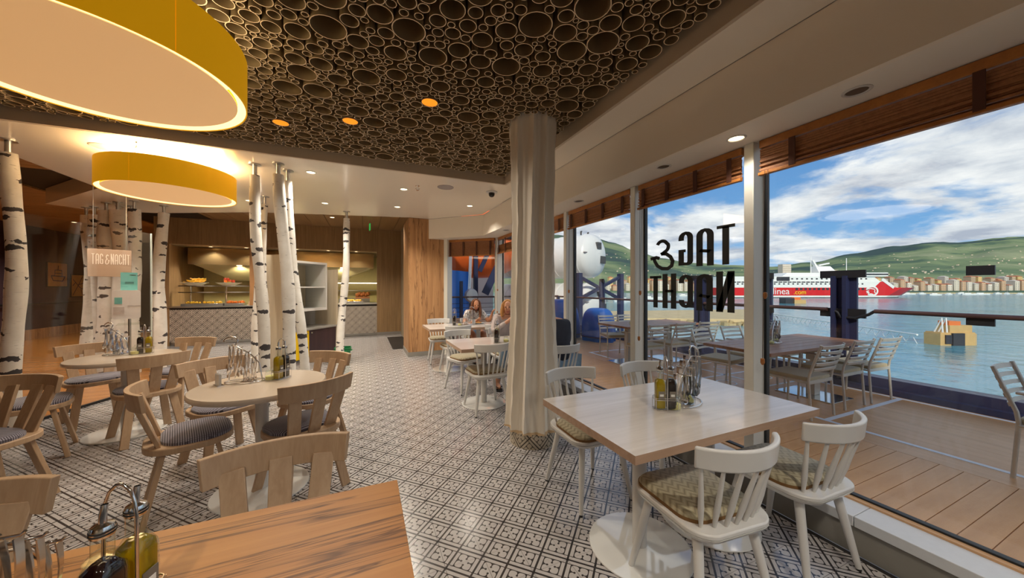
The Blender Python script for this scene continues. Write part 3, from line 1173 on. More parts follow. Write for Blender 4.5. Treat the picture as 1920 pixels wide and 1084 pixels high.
for k, (x, y, r, l) in enumerate(((-4.57, 8.68, .085, 'leftmost birch trunk behind the glass screen'), (-4.40, 8.55, .09, 'second birch trunk from the left behind the glass screen'),
                                  (-4.0, 8.05, .105, 'third birch trunk from the left behind the glass screen'), (-3.95, 8.3, .085, 'birch trunk half hidden behind the third one at the glass screen'),
                                  (-3.79, 7.91, .115, 'broad birch trunk in the middle behind the glass screen'), (-3.75, 8.2, .075, 'slender birch trunk behind the broad one at the glass screen'),
                                  (-3.49, 7.70, .085, 'rightmost birch trunk behind the glass screen'))):
    trunk((x, y), (x + .06 * math.sin(k * 2), y + .05), r, l, ZC, .14, 20 + k)


# ------------------------------------------------------------------ wooden chairs (local +Y is the way the sitter faces)
def arc_rail(mb, R, a_half, th, zb, zt, yc, lean, skew=0.0, n=16):
    """curved back rail: arc bulging to -Y, ends come forward"""
    vs = []
    for i in range(n + 1):
        a = -a_half + 2 * a_half * i / n
        for (rr, z) in ((R, zb), (R, zt), (R - th, zt), (R - th, zb)):
            k = 1 + skew * ((z - zb) / (zt - zb) - .5)
            x = rr * math.sin(a) * k
            y = yc - rr * math.cos(a) + R - lean * (z - zb)
            vs.append((x, y, z))
    fs = [(0, 1, 2, 3), (4 * n + 3, 4 * n + 2, 4 * n + 1, 4 * n)]
    for i in range(n):
        for b_ in range(4):
            c_ = (b_ + 1) % 4
            fs.append((4 * i + b_, 4 * i + 4 + b_, 4 * i + 4 + c_, 4 * i + c_))
    mb.add(vs, fs)


def make_wood_chair():
    t_ = empty('oak_chair')
    seat = rrect(.45, .44, .17, 8)
    MB().prism(seat, .415, .455).build('seat', m_oak, t_, bevel=.006)
    cs = [(x * .93, y * .80 + .035) for x, y in seat]
    cs2 = [(x * .86, y * .73 + .035) for x, y in seat]
    mb = MB()
    mb.prism(cs, .455, .472)
    mb.prism(cs, .472, .488, cs2)
    mb.build('cushion', m_stripe, t_, smooth=60)
    for sx in (-1, 1):
        for sy in (-1, 1):
            MB().bar((sx * .135, sy * .125, .416), (sx * .20, sy * .215, 0), .058, .026, (1, 0, 0)).build('leg', m_oak, t_, bevel=.003)
    for k, x in enumerate((-1, 0, 1)):
        MB().bar((x * .118, -.165 + .02 * abs(x), .45), (x * .152, -.266 + .03 * abs(x), .74), .078, .02, (1, 0, 0)).build('slat', m_oak, t_, bevel=.003)
    mb = MB()
    arc_rail(mb, .45, R_(33), .024, .70, .81, -.285, .12, .05)
    mb.build('top_rail', m_oak, t_, bevel=.003)
    return t_


wc = make_wood_chair()
# (x, y, facing dx, dy, label)
WC = [(-.28, 1.38, .10, -1, 'oak chair at the far side of the streaked table, nearest the camera'),
      (-1.16, 1.40, .05, -1, 'oak chair at the lower left edge, behind the cutlery rack'),
      (-1.06, 2.95, .93, .36, 'oak chair with its back to us in front left of the middle round table'),
      (-.40, 2.82, -.55, .84, 'oak chair tucked into the right front of the middle round table'),
      (-.44, 3.52, -.66, -.75, 'darker oak chair behind the right side of the middle round table'),
      (-1.06, 3.56, .62, -.78, 'oak chair behind the left side of the middle round table'),
      (-1.90, 4.40, -.60, .80, 'oak chair with its back to us at the left round table'),
      (-2.62, 5.12, .62, -.78, 'oak chair behind the left round table, close to the glass screen'),
      (-1.98, 5.22, -.36, -.93, 'oak chair at the far right of the left round table'),
      (-2.56, 4.24, .92, .38, 'oak chair at the left of the left round table, its back cut by the frame'),
      (-2.24, 3.34, -.45, -.89, 'oak chair at the left edge turned away towards an unseen table')]
for k, (x, y, dx_, dy_, l) in enumerate(WC):
    place(wc, k == 0, (x, y, 0), face(dx_, dy_), l, 'chair', 'oak chairs with striped cushions')


# ------------------------------------------------------------------ white spindle chairs
def make_white_chair():
    t_ = empty('white_chair')
    seat = [(x, y) for x, y in rrect(.44, .43, .09, 6)]
    seat = [(x * (1.0 if y > 0 else .97), y - (.025 * math.cos(x / .22 * PI / 2) if y < -.15 else 0)) for x, y in seat]
    MB().prism([(x * .94, y * .94) for x, y in seat], .405, .425, seat).build('seat_edge', m_white, t_, smooth=40)
    MB().prism(seat, .425, .448).build('seat', m_white, t_, bevel=.006)
    cu = [(x * .93, y * .84 + .032) for x, y in seat]
    cu2 = [(x * .84, y * .76 + .032) for x, y in seat]
    MB().prism(cu, .448, .462).build('cushion_piping', m_piping, t_, smooth=50)
    mb = MB()
    mb.prism([(x * .985, y * .985) for x, y in cu], .462, .472, [(x * .97, y * .97) for x, y in cu])
    mb.prism([(x * .97, y * .97) for x, y in cu], .472, .483, cu2)
    mb.build('cushion', m_weave, t_, smooth=60)
    for sx in (-1, 1):
        for sy in (-1, 1):
            a, b = Vector((sx * .145, sy * .14, .41)), Vector((sx * .205, sy * .215, .012))
            lg = MB().tube([a, a.lerp(b, .5), a.lerp(b, .93), b], [.021, .019, .0145, .0135], 14).build('leg', m_white, t_, smooth=50)
            MB().tube([b + Vector((0, 0, .0)), b + Vector((0, 0, -.012))], .011, 10).build('foot_glide', m_black, lg, smooth=50)
    for k in range(7):
        u = (k - 3) / 3
        a = Vector((u * .155, -.195 + .03 * u * u, .446))
        b = Vector((u * .198, -.292 + .085 * u * u, .735))
        MB().tube([a, a.lerp(b, .3), a.lerp(b, .62), b], [.0075, .0125, .010, .0068], 10).build('spindle', m_white, t_, smooth=60)
    mb = MB()
    arc_rail(mb, .30, R_(49), .022, .715, .805, -.30, .10, .03)
    mb.build('top_rail', m_white, t_, bevel=.008, bseg=3)
    return t_


wh = make_white_chair()
WH = [(1.45, 1.99, 0, -1, 'white spindle chair at the back left of the near white table'),
      (2.10, 1.94, -.03, -1, 'white spindle chair at the back right of the near white table'),
      (1.44, 1.12, .10, 1, 'white spindle chair at the front left of the near white table, woven cushion in view'),
      (2.10, 1.10, .04, 1, 'white spindle chair at the front right of the near white table by the sill'),
      (2.02, 3.42, .06, 1, 'white spindle chair under the person in the dark jacket'),
      (1.33, 3.80, -.03, 1, 'white spindle chair with its back to us left of the curtained pillar'),
      (1.32, 4.66, .30, -.95, 'white spindle chair across the table left of the pillar'),
      (1.42, 5.68, -.05, 1, 'white spindle chair on the near side of the farthest table'),
      (1.36, 6.58, -.06, -1, 'white spindle chair by the oak pillar'),
      (2.12, 5.62, .1, 1, 'white spindle chair at the farthest table beside the window'),
      (1.97, 4.72, 0, -1, 'white spindle chair under the fair-haired woman'),
      (2.02, 6.56, 0, -1, 'white spindle chair under the dark-haired woman')]
for k, (x, y, dx_, dy_, l) in enumerate(WH):
    place(wh, k == 0, (x, y, 0), face(dx_, dy_), l, 'chair', 'white spindle chairs')


# ------------------------------------------------------------------ tables
def rect_table(loc, L, W, label):
    t_ = empty('pale_table', loc)
    MB().box(-L / 2, L / 2, -W / 2, W / 2, .712, .7495).build('edge_band', m_tableedge, t_)
    MB().box(-L / 2, L / 2, -W / 2, W / 2, .7495, .7505).build('tabletop', m_tabletop, t_)
    for s in (-1, 1):
        MB().tube([(s * .275, 0, .01), (s * .275, 0, .712)], .038, 24).build('post', m_white, t_, smooth=50)
        MB().lathe([(.001, 0), (.268, 0), (.272, .004), (.27, .009), (.06, .014), (.001, .014)], 48, (s * .275, 0, 0)).build('base_plate', mat('white_gloss', srgb(226, 226, 222), .05, spec=1.0, coat=1.0) if 'white_gloss' not in bpy.data.materials else bpy.data.materials['white_gloss'], t_, smooth=40)
        MB().box(s * .275 - .2, s * .275 + .2, -.02, .02, .695, .712).build('support_bar', m_white, t_)
    return tag(t_, label, 'table', 'pale rectangular tables by the window')


rect_table((1.675, 1.445, 0), 1.34, .77, 'pale wood-topped table by the near window, two round white feet')
rect_table((1.645, 4.01, 0), 1.33, .77, 'pale table half hidden behind the curtained pillar')
rect_table((1.645, 5.93, 0), 1.33, .77, 'pale table farthest away, near the oak pillar')


def round_table(loc, label):
    t_ = empty('round_table', loc)
    MB().lathe([(.001, .712), (.385, .712), (.395, .716), (.40, .724), (.40, .74), (.394, .7495), (.385, .7505), (.001, .7505)], 64).build('tabletop', m_roundtop, t_, smooth=40)
    MB().tube([(0, 0, .01), (0, 0, .712)], .04, 24).build('post', m_white, t_, smooth=50)
    MB().lathe([(.001, 0), (.288, 0), (.292, .005), (.288, .012), (.06, .018), (.001, .018)], 48).build('base_plate', bpy.data.materials['white_gloss'], t_, smooth=40)
    return tag(t_, label, 'table', 'cream round tables')


round_table((-.66, 2.93, 0), 'cream round table in the middle with two condiment holders')
round_table((-2.15, 4.62, 0), 'cream round table farther left, partly behind an oak chair')
nt_ = empty('streaked_table', (-.55, .89, 0))
MB().box(-.66, .66, -.38, .38, .715, .75).build('tabletop', m_zebra, nt_, bevel=.002)
for s in (-1, 1):
    MB().tube([(s * .3, 0, .01), (s * .3, 0, .715)], .038, 20).build('post', m_white, nt_, smooth=50)
    MB().lathe([(.001, 0), (.27, 0), (.27, .008), (.06, .014), (.001, .014)], 40, (s * .3, 0, 0)).build('base_plate', m_white, nt_, smooth=40)
tag(nt_, 'rectangular table with streaked beech top at the bottom of the picture', 'table')

# ------------------------------------------------------------------ condiments
m_oil = mat('olive_oil', srgb(196, 168, 14), .05, trans=.55, emit=srgb(190, 150, 10), estr=.0)
m_vin = mat('vinegar', srgb(30, 14, 14), .06, coat=.5)
m_paper = mat('bottle_label', srgb(120, 112, 100), .6)
m_print = mat('label_print', srgb(230, 228, 220), .6)
m_cheese = speckle(mat('grated_cheese', srgb(226, 216, 150), .8), .2, 150)


def make_bottle(liquid, fill=.165):
    t_ = empty('oil_bottle')
    MB().lathe([(.001, .004), (.022, .004), (.024, .01), (.024, fill - .03), (.022, fill - .012), (.012, fill), (.001, fill)], 24, sq=6).build('liquid', liquid, t_, smooth=50)
    MB().lathe([(.001, 0), (.025, 0), (.027, .004), (.027, .135), (.025, .15), (.016, .168), (.0125, .176), (.0125, .21), (.014, .212), (.014, .216), (.001, .216)], 24, sq=5).build('glass_body', m_vial, t_, smooth=50)
    cp_ = MB()
    cp_.lathe([(.001, .212), (.0165, .212), (.0175, .216), (.0175, .226), (.0155, .232), (.006, .236), (.006, .238), (.001, .238)], 20)
    c_ = cp_.build('cap', m_chrome, t_, smooth=40)
    for z in (.2165, .222):
        MB().lathe([(.0176, z), (.0186, z + .001), (.0186, z + .0025), (.0176, z + .0035)], 20, close=True).build('cap_ridge', m_black, c_, smooth=40)
    MB().tube([(0, 0, .234), (0, 0, .25), (.003, 0, .268)], [.006, .0058, .0056], 12, cap=False).build('spout', m_chrome, t_, smooth=50)
    lb_ = MB().box(-.016, .016, -.0285, -.0268, .055, .10).build('label', m_paper, t_)
    MB().box(-.010, .010, -.0292, -.0284, .072, .084).build('print', m_print, lb_)
    return t_


def make_holder():
    t_ = empty('bottle_holder')
    w_ = MB()
    for z in (.004, .058):
        w_.tube([(x, y, z) for x, y in rrect(.125, .062, .012, 3)], .0018, 6, closed=True)
    w_.tube([(x, y, .068) for x, y in rrect(.125, .062, .012, 3)], .0018, 6, closed=True)
    for x in (-.06, .06):
        for y in (-.03, .03):
            w_.tube([(x, y, .004), (x, y, .068)], .0016, 6)
    for y in (-.018, 0, .018):
        w_.tube([(-.062, y, .003), (.062, y, .003)], .0014, 5)
    w_.build('wire_basket', m_chrome, t_, smooth=60)
    h_ = [(0, -.030, .004), (0, -.031, .12), (0, -.030, .235)] + [(0, -.030 * math.cos(a), .235 + .062 * math.sin(a)) for a in [R_(k) for k in (25, 50, 75, 90, 105, 130, 155)]] + [(0, .030, .235), (0, .031, .12), (0, .030, .004)]
    MB().tube(h_, .003, 8).build('handle', m_chrome, t_, smooth=60)
    return t_


def cutlery_mesh(kind):
    mb = MB()
    # hangs from its handle end at the origin, blade down
    n = 10
    prof = []
    for k in range(n + 1):
        s = k / n
        z = -.20 * s
        if kind == 'knife':
            wd = .009 if s < .5 else .011 * (1 - (s - .5) * .8)
        elif kind == 'spoon':
            wd = .008 - .005 * min(1, s / .6) if s < .68 else .003 + .018 * math.sin(PI * (s - .68) / .32 * .93 + .1)
        else:
            wd = .008 - .005 * min(1, s / .6) if s < .66 else .003 + .009 * min(1, (s - .66) / .1)
        y = .006 * math.sin(s * PI * 1.5) + (.006 if kind == 'spoon' and .75 < s < .95 else 0)
        prof.append((wd, y, z))
    vs = []
    for wd, y, z in prof:
        vs += [(-wd, y - .0012, z), (wd, y - .0012, z), (wd, y + .0012, z), (-wd, y + .0012, z)]
    fs = [(0, 1, 2, 3), (4 * n + 3, 4 * n + 2, 4 * n + 1, 4 * n)]
    last = n if kind != 'fork' else 8
    for i in range(last):
        for b_ in range(4):
            c_ = (b_ + 1) % 4
            fs.append((4 * i + b_, 4 * i + 4 + b_, 4 * i + 4 + c_, 4 * i + c_))
    mb.add(vs, fs)
    if kind == 'fork':
        for k in range(4):
            x = -.0105 + .007 * k
            mb.bar((x, prof[8][1], prof[8][2] + .002), (x, prof[10][1] + .003, -.205), .0032, .0022, (1, 0, 0), .5)
    return mb.mesh(kind, m_chrome, 60)


CUT = {k: cutlery_mesh(k) for k in ('fork', 'spoon', 'knife')}


def make_rack():
    t_ = empty('cutlery_rack')
    ring = [(.075 * math.cos(2 * PI * k / 32), .12 * math.sin(2 * PI * k / 32), .006) for k in range(32)]
    MB().tube(ring, .004, 8, closed=True).build('base_ring', m_chrome, t_, smooth=60)
    b_ = MB()
    b_.tube([(0, -.118, .006), (0, .118, .006)], .003, 6)
    b_.lathe([(.001, .003), (.05, .003), (.05, .006), (.001, .006)], 24, (0, -.02, 0))
    b_.build('base_plate', m_chrome, t_, smooth=60)
    p_ = MB()
    p_.tube([(0, -.105, .006), (0, -.085, .13), (0, -.03, .2), (0, .06, .262), (0, .095, .262), (0, .098, .02)], .0042, 8)
    p_.build('frame', m_chrome, t_, smooth=60)
    h_ = [(0, .06, .262), (0, .045, .30), (0, .06, .322), (0, .09, .326), (.01, .12, .312), (.015, .135, .298), (.012, .128, .288)]
    MB().tube(h_, [.0045, .0045, .0055, .006, .0055, .005, .004], 8).build('curled_handle', m_chrome, t_, smooth=60)
    for (y, z) in ((-.055, .175), (-.012, .212), (.033, .244), (.08, .268)):
        MB().tube([(-.052, y, z + .006), (-.046, y, z), (.046, y, z), (.052, y, z + .006)], .0028, 7).build('hanger_arm', m_chrome, t_, smooth=60)
    return t_


def make_jar():
    t_ = empty('cheese_jar')
    MB().lathe([(.001, 0), (.03, 0), (.034, .004), (.034, .05), (.03, .06), (.03, .064)], 24).build('glass_body', m_vial, t_, smooth=50)
    MB().lathe([(.001, .003), (.03, .004), (.0315, .03), (.001, .038)], 20).build('filling', m_cheese, t_, smooth=50)
    MB().lathe([(.031, .062), (.032, .066), (.02, .078), (.006, .083), (.008, .09), (.006, .097), (.001, .098)], 20).build('lid', m_vial, t_, smooth=50)
    return t_


hold0, rack0, jar0 = make_holder(), make_rack(), make_jar()
oil0, vin0 = make_bottle(m_oil), make_bottle(m_vin)
first = dict(h=True, r=True, j=True, o=True, v=True)


def put(key, proto, loc, rz, label, cat, group):
    o_ = place(proto, first[key], loc, rz, label, cat, group)
    first[key] = False
    return o_


def local(loc, rz, p):
    c, s = math.cos(rz), math.sin(rz)
    return (loc[0] + c * p[0] - s * p[1], loc[1] + s * p[0] + c * p[1], loc[2] + p[2])


def bottles(x, y, z, rz, where, which=('o', 'v')):
    put('h', hold0, (x, y, z), rz, 'chrome wire holder for oil and vinegar ' + where, 'bottle holder', 'bottle holders')
    for k, s in zip(which, (-1, 1)):
        put(k, oil0 if k == 'o' else vin0, local((x, y, z), rz, (s * .030, 0, .0065)), rz, ('bottle of yellow olive oil ' if k == 'o' else 'dark vinegar bottle ') + where, 'bottle', 'oil and vinegar bottles')


def rack(x, y, z, rz, where, dense=False, jar=True):
    put('r', rack0, (x, y, z), rz, 'chrome cutlery rack ' + where, 'cutlery rack', 'cutlery racks')
    for ri, (ly, lz) in enumerate(((-.055, .175), (-.012, .212), (.033, .244), (.08, .268))):
        nk = 7 if dense else 4
        for k in range(nk):
            kind = ('fork', 'spoon', 'knife', 'spoon')[(ri + k) % 4] if ri else ('spoon', 'fork')[k % 2]
            if lz < .21 and kind != 'spoon':
                kind = 'spoon'
            o_ = bpy.data.objects.new(kind, CUT[kind])
            COL.objects.link(o_)
            lx = -.04 + .081 / (nk - 1) * k
            sc_ = min(1.0, (lz - .006) / .209)
            o_.location = local((x, y, z), rz, (lx, ly + (.006 if k % 2 else -.004), lz - .004))
            o_.rotation_euler = (R_(-3 + 4 * (k % 2)), 0, rz + (PI / 2 if dense else 0 if k % 2 else PI))
            o_.scale = (1, 1, sc_)
            kk = k if math.cos(rz + YAW) > 0 else nk - 1 - k
            ord_ = 'rightmost' if kk == nk - 1 else ('leftmost', 'second from left', 'third from left', 'fourth from left', 'fifth from left', 'sixth from left')[kk]
            tag(o_, 'steel %s, %s, %s arm of rack %s' % (kind, ord_, ('lowest', 'second', 'third', 'top')[ri], where), kind, 'cutlery hanging on the rack ' + where)
    if jar:
        put('j', jar0, local((x, y, z), rz, (.0, -.155, .0005)), rz, 'small glass cheese jar beside the cutlery rack ' + where, 'jar', 'glass cheese jars')


ZT = .751
rack(1.745, 1.43, ZT, face(.95, .3), 'on the near white table')
bottles(1.545, 1.40, ZT, face(.9, -.45) + PI / 2, 'on the near white table', ('o', 'v'))
rack(-.78, 3.02, ZT, face(-.97, .1), 'on the middle round table', jar=True)
bottles(-.56, 3.02, ZT, R_(60), 'on the middle round table', ('o', 'v'))
rack(-2.27, 4.74, ZT, face(-.95, .3), 'on the left round table')
bottles(-2.06, 4.72, ZT, R_(10), 'on the left round table', ('v', 'o'))
rack(-.60, .93, ZT, PI, 'on the streaked table', dense=True, jar=False)
bottles(-.435, .915, ZT, R_(70), 'on the streaked table', ('v', 'o'))
put('j', jar0, (-.545, 1.085, ZT - .0005), 0, 'glass cheese jar beside the bottles on the streaked table', 'jar', 'glass cheese jars')
rack(1.78, 3.95, ZT, face(.95, .2), 'on the table behind the pillar')
bottles(1.50, 3.90, ZT, R_(60), 'on the table behind the pillar', ('v', 'o'))
rack(1.72, 5.96, ZT, face(.95, .2), 'on the farthest table')
bottles(1.49, 5.98, ZT, R_(70), 'on the farthest table', ('v', 'o'))
# plate of food and a cup in front of the dark-haired woman
pt = empty('dinner_plate', (1.98, 6.12, ZT))
MB().lathe([(.001, 0), (.07, 0), (.12, .014), (.12, .018), (.07, .005), (.001, .005)], 32).build('dish', m_white, pt, smooth=50)
fd = MB()
for k in range(14):
    a = k * 2.4
    fd.sphere((.05 * math.cos(a) * (k / 14), .05 * math.sin(a) * (k / 14), .014 + .004 * (k % 3)), .016, 8, 6)
fd.build('food', speckle(mat('salad', srgb(206, 150, 80), .7), .4, 60), pt, smooth=60)
tag(pt, 'white plate of food in front of the dark-haired woman', 'plate')
cu_ = empty('white_cup', (1.87, 6.06, ZT))
MB().lathe([(.001, 0), (.028, 0), (.036, .08), (.033, .08), (.026, .006), (.001, .006)], 24).build('cup_body', m_white, cu_, smooth=50)
tag(cu_, 'white cup beside the cutlery rack on the farthest table', 'cup')
for x, y, l in ((1.80, 1.53, 'white napkin stand on the near white table'), (-.92, 2.98, 'white napkin stand on the middle round table')):
    cs_ = empty('napkin_stand', (x, y, ZT), .6)
    mb = MB()
    for k in range(5):
        mb.box(-.004 + k * .003 - .006, -.0018 + k * .003 - .006, -.035, .035, .004, .078 + .003 * (k % 2))
    mb.build('napkins', m_white, cs_)
    MB().box(-.02, .02, -.04, .04, 0, .004).build('base', m_chrome, cs_)
    tag(cs_, l, 'napkins', 'napkin stands')

# ------------------------------------------------------------------ counter and kitchen
cnt = empty('tiled_counter', (-1.98, 10.9, 0))
MB().box(-2.36, 2.35, .03, .55, .08, .925).build('body', m_grout, cnt)
MB().box(-2.36, 2.35, .06, .5, 0, .08).build('kick_plate', m_steel, cnt)
MB().box(-2.4, 2.36, -.02, .62, .925, .955).build('worktop', m_steel, cnt, bevel=.003)
cg = .0985
ct_me = MB().box(-cg, cg, 0, .018, -cg, cg).mesh('wall_tile', m_ctile)
for i in range(-22, 2):
    for j in range(4):
        x = i * .2 + .1
        if not (-4.34 < x < .38):
            continue
        o = bpy.data.objects.new('wall_tile', ct_me)
        COL.objects.link(o)
        o.parent = cnt
        o.location = (x + 1.98, .012, .2 + .2 * j - .02)
tag(cnt, 'long serving counter faced with black and white patterned tiles', 'counter')
pst = empty('counter_post', (-2.6, 10.96, 0))
MB().box(-.13, .13, -.05, .5, .956, 2.49).build('post_body', m_pillarwood, pst, bevel=.004)
tag(pst, 'tall oak post dividing the serving hatch', 'post')
# hood
hd = empty('extractor_hood', (-2.0, 12.3, 0))
mb = MB()
mb.prism([(-2.3, -.5), (2.3, -.5), (2.3, .9), (-2.3, .9)], 2.05, 2.5)
mb.build('canopy', m_warmsteel, hd)
MB().prism([(-1.5, .2), (1.2, .2), (1.2, 1.0), (-1.5, 1.0)], 1.62, 2.05, [(-2.2, -.45), (2.2, -.45), (2.2, 1.0), (-2.2, 1.0)]).build('sloped_skirt', mat('brushed_hood', srgb(196, 184, 140), .45, .3), hd)
for hx in (-1.2, .2, 1.4):  # lamps added under the hood to brighten the dark kitchen
    ld = bpy.data.lights.new('added_hood_light', 'SPOT')
    ld.energy = 40
    ld.color = (1, .86, .55)
    ld.spot_size = R_(140)
    ld.shadow_soft_size = .08
    lo = bpy.data.objects.new('added_hood_light', ld)
    COL.objects.link(lo)
    lo.parent = hd
    lo.location = (hx, -.42, 2.0)
    lo.rotation_euler = (.5, 0, 0)
    MB().lathe([(.001, 2.035), (.06, 2.035), (.06, 2.049), (.001, 2.049)], 16, (hx, -.44, 0)).build('added_hood_lamp', m_bulb, hd)
for k in range(3):
    MB().box(-1.4 + k * .9, -.6 + k * .9, .19, .2, 1.66, 1.72).build('filter_handle', m_black, hd)
tag(hd, 'broad brass-toned steel extractor hood behind the serving counter', 'extractor hood')
# sneeze guard with two glass shelves
sg = empty('food_display', (-3.3, 11.2, .956))
for x in (-.72, .0, .62):
    MB().tube([(x, 0, 0), (x, 0, .55), (x, .05, .6)], .02, 12).build('stanchion', m_chrome, sg, smooth=50)
for z in (.34, .5):
    MB().box(-.9, .7, -.16, .2, z, z + .012).build('glass_shelf', m_vial, sg)
    MB().box(-.9, .7, -.18, -.16, z - .004, z + .018).build('shelf_rail', m_chrome, sg)
tag(sg, 'chrome and glass food display standing on the tiled counter', 'food display')
m_bowl = mat('white_bowl', srgb(220, 208, 190), .3)
mf = [mat('banana_yellow', srgb(230, 176, 40), .5), mat('apple_red', srgb(190, 60, 24), .45), mat('orange_fruit', srgb(232, 116, 20), .5), mat('lime_green', srgb(150, 160, 40), .5)]
rf = random.Random(3)
for x, pal, l in ((-3.95, (0, 0, 0), 'bowl of bananas on the upper shelf of the food display'), (-3.25, (1, 1, 2, 3), 'long white bowl of red and orange fruit on the food display')):
    bw = empty('fruit_bowl', (x, 11.22, 1.469))
    MB().lathe([(.001, 0), (.1, 0), (.24, .08), (.25, .085), (.235, .085), (.1, .012), (.001, .012)], 32, sx=1.15, sy=.7).build('bowl', m_bowl, bw, smooth=50)
    tag(bw, l, 'bowl')
    for k in range(11):
        a, rr = rf.uniform(0, 6.28), rf.uniform(0, .15)
        q = (x + rr * 1.2 * math.cos(a), 11.22 + rr * .6 * math.sin(a), 1.469 + .075 + .05 * (k % 3))
        if pal[0] == 0:
            mb = MB().tube([(-.09, 0, .02), (-.05, .01, -.005), (0, .013, -.012), (.05, .01, -.005), (.09, 0, .025)], [.006, .018, .021, .018, .006], 8)
            f_ = mb.build('banana', mf[0], None, smooth=60)
            f_.rotation_euler = (0, 0, rf.uniform(-.6, .6))
            tag(f_, 'yellow banana in the bowl on the food display', 'banana', 'bananas in the bowl')
        else:
            mi = rf.choice(pal)
            f_ = MB().lathe([(.001, -.034), (.02, -.034), (.038, -.015), (.04, .008), (.028, .03), (.008, .03), (.001, .024)], 14).build('fruit', mf[mi], None, smooth=60)
            tag(f_, ('', 'red apple', 'orange', 'green lime')[mi] + ' in the long bowl on the food display', 'fruit', 'fruit in the long bowl')
        f_.location = q
for x, w2, c_, l in ((-3.75, .42, 0, 'steel tray of yellow food on the tiled counter'), (-3.1, .2, 2, 'steel tray of orange food on the tiled counter'), (-.25, .24, 0, 'golden tray on the counter under the kitchen lamps')):
    tr = empty('food_tray', (x, 11.2, .956))
    MB().box(-w2, w2, -.14, .14, 0, .06).build('tray', m_steel, tr, bevel=.004)
    mb = MB()
    for k in range(26):
        mb.sphere((rf.uniform(-w2 + .04, w2 - .04), rf.uniform(-.1, .1), .07 + rf.uniform(0, .02)), rf.uniform(.02, .04), 8, 5)
    o_ = mb.build('food', mf[c_], tr, smooth=60)
    o_['kind'] = 'stuff'
    tag(tr, l, 'tray')
tn = empty('paper_tent', (-2.75, 11.16, .956))
MB().prism([(-.07, -.05), (.07, -.05), (.07, .05), (-.07, .05)], 0, .1, [(-.05, -.005), (.05, -.005), (.05, .005), (-.05, .005)]).build('card', mat('menu_card', srgb(226, 190, 150), .6), tn)
tag(tn, 'small folded card standing on the counter right of the food trays', 'card')
# ovens and shelving behind
ov = empty('oven_unit', (-.35, 12.5, 0))
MB().box(-.4, .55, 0, .7, .0, 1.05).build('oven_body', m_steel, ov)
MB().box(-.32, .1, -.02, 0, .5, .95).build('oven_door', mat('oven_door', srgb(190, 120, 60), .3, .6), ov)
MB().box(.15, .5, -.02, 0, .5, .95).build('oven_door', m_steel, ov)
MB().tube([(-.3, -.05, .97), (.08, -.05, .97)], .012, 8).build('oven_handle', m_chrome, ov)
tag(ov, 'steel oven unit behind the right end of the counter', 'oven')
kb_ = empty('kitchen_shelf', (-.25, 13.28, 1.30))
MB().box(-.6, .9, -.2, .1, 0, .03).build('board', m_steel, kb_)
MB().box(-.6, .9, -.2, -.19, .26, .29).build('light_strip', mat('light_strip', (1, .9, .7), .5, emit=(1, .82, .55), estr=3), kb_)
tag(kb_, 'steel kitchen shelf with a light strip', 'shelf')
bx = empty('bread_basket', (-.05, 12.75, 1.05))
MB().box(-.2, .25, -.12, .12, 0, .06).build('crate', mat('crate', srgb(120, 70, 30), .7), bx)
for k in range(6):
    MB().sphere((-.13 + .065 * k, 0, .12 + .03 * (k % 2)), .075, 10, 7).build('loaf', mat('crust', srgb(150, 84, 34), .7) if 'crust' not in bpy.data.materials else bpy.data.materials['crust'], bx, smooth=60)
tag(bx, 'crate of brown loaves on the oven behind the counter', 'bread')
ex = empty('fire_extinguisher', (-.62, 13.3, .95))
MB().lathe([(.001, 0), (.06, 0), (.06, .34), (.03, .4), (.02, .42), (.001, .42)], 16).build('cylinder', mat('red_paint', srgb(170, 30, 24), .3), ex, smooth=50)
MB().tube([(0, 0, .42), (0, -.05, .45), (.06, -.05, .44)], .01, 8).build('valve', m_black, ex, smooth=50)
tag(ex, 'red extinguisher on the kitchen wall', 'fire extinguisher')
nt2 = empty('wall_notice', (-.86, 13.39, 1.45))
MB().box(-.05, .05, -.012, 0, 0, .16).build('notice_board', m_white, nt2)
MB().box(-.035, .035, -.014, -.012, .03, .08).build('notice_print', m_black, nt2)
tag(nt2, 'white notice on the kitchen wall beside the extinguisher', 'notice')
nt3 = empty('red_sign', (-.86, 13.39, 1.78))
for k in range(2):
    MB().box(-.07, .07, -.012, 0, .10 * k, .07 + .10 * k).build('sign_plate', mat('sign_red', srgb(150, 30, 24), .5) if not k else bpy.data.materials['sign_red'], nt3)
tag(nt3, 'two small red signs on the kitchen wall', 'sign')

# ------------------------------------------------------------------ service cupboard: open white shelf box over a sink and two doors
cb = empty('service_cupboard', (-.50, 7.98, 0), math.atan2(-.78, -.62))
# local +X runs along the front towards the camera-left end, local -Y... the front faces local +Y
m_beige = wood('beige_laminate', srgb(208, 194, 168), srgb(186, 170, 144), 2, 30, .45)
W_ = 1.25
MB().box(-.02, .03, -.55, .0, 0, 1.80).build('end_panel', m_beige, cb)
MB().box(W_ - .03, W_ + .02, -.55, .02, 0, 2.0).build('end_panel', m_beige, cb)
MB().box(.03, W_ - .03, -.56, -.54, 0, 1.80).build('back_panel', m_beige, cb)
MB().box(.03, W_ - .03, -.52, -.02, .09, .62).build('carcass', m_grout, cb)
MB().box(.03, W_ - .03, -.5, -.06, 0, .09).build('plinth', m_grey, cb)
d1 = MB().box(.04, .70, -.02, .0, .10, .62).build('door', m_purple, cb, bevel=.002)
lab(d1, 'dark purple-brown cupboard door')
MB().sphere((.655, .012, .565), .016, 10, 8).build('knob', m_chrome, d1, smooth=60)
d2 = MB().box(.705, .93, -.02, .0, .10, .62).build('door', mat('yellow_door', srgb(226, 184, 10), .35), cb, bevel=.002)
lab(d2, 'bright yellow cupboard door')
MB().sphere((.76, .012, .56), .014, 10, 8).build('knob', m_chrome, d2, smooth=60)
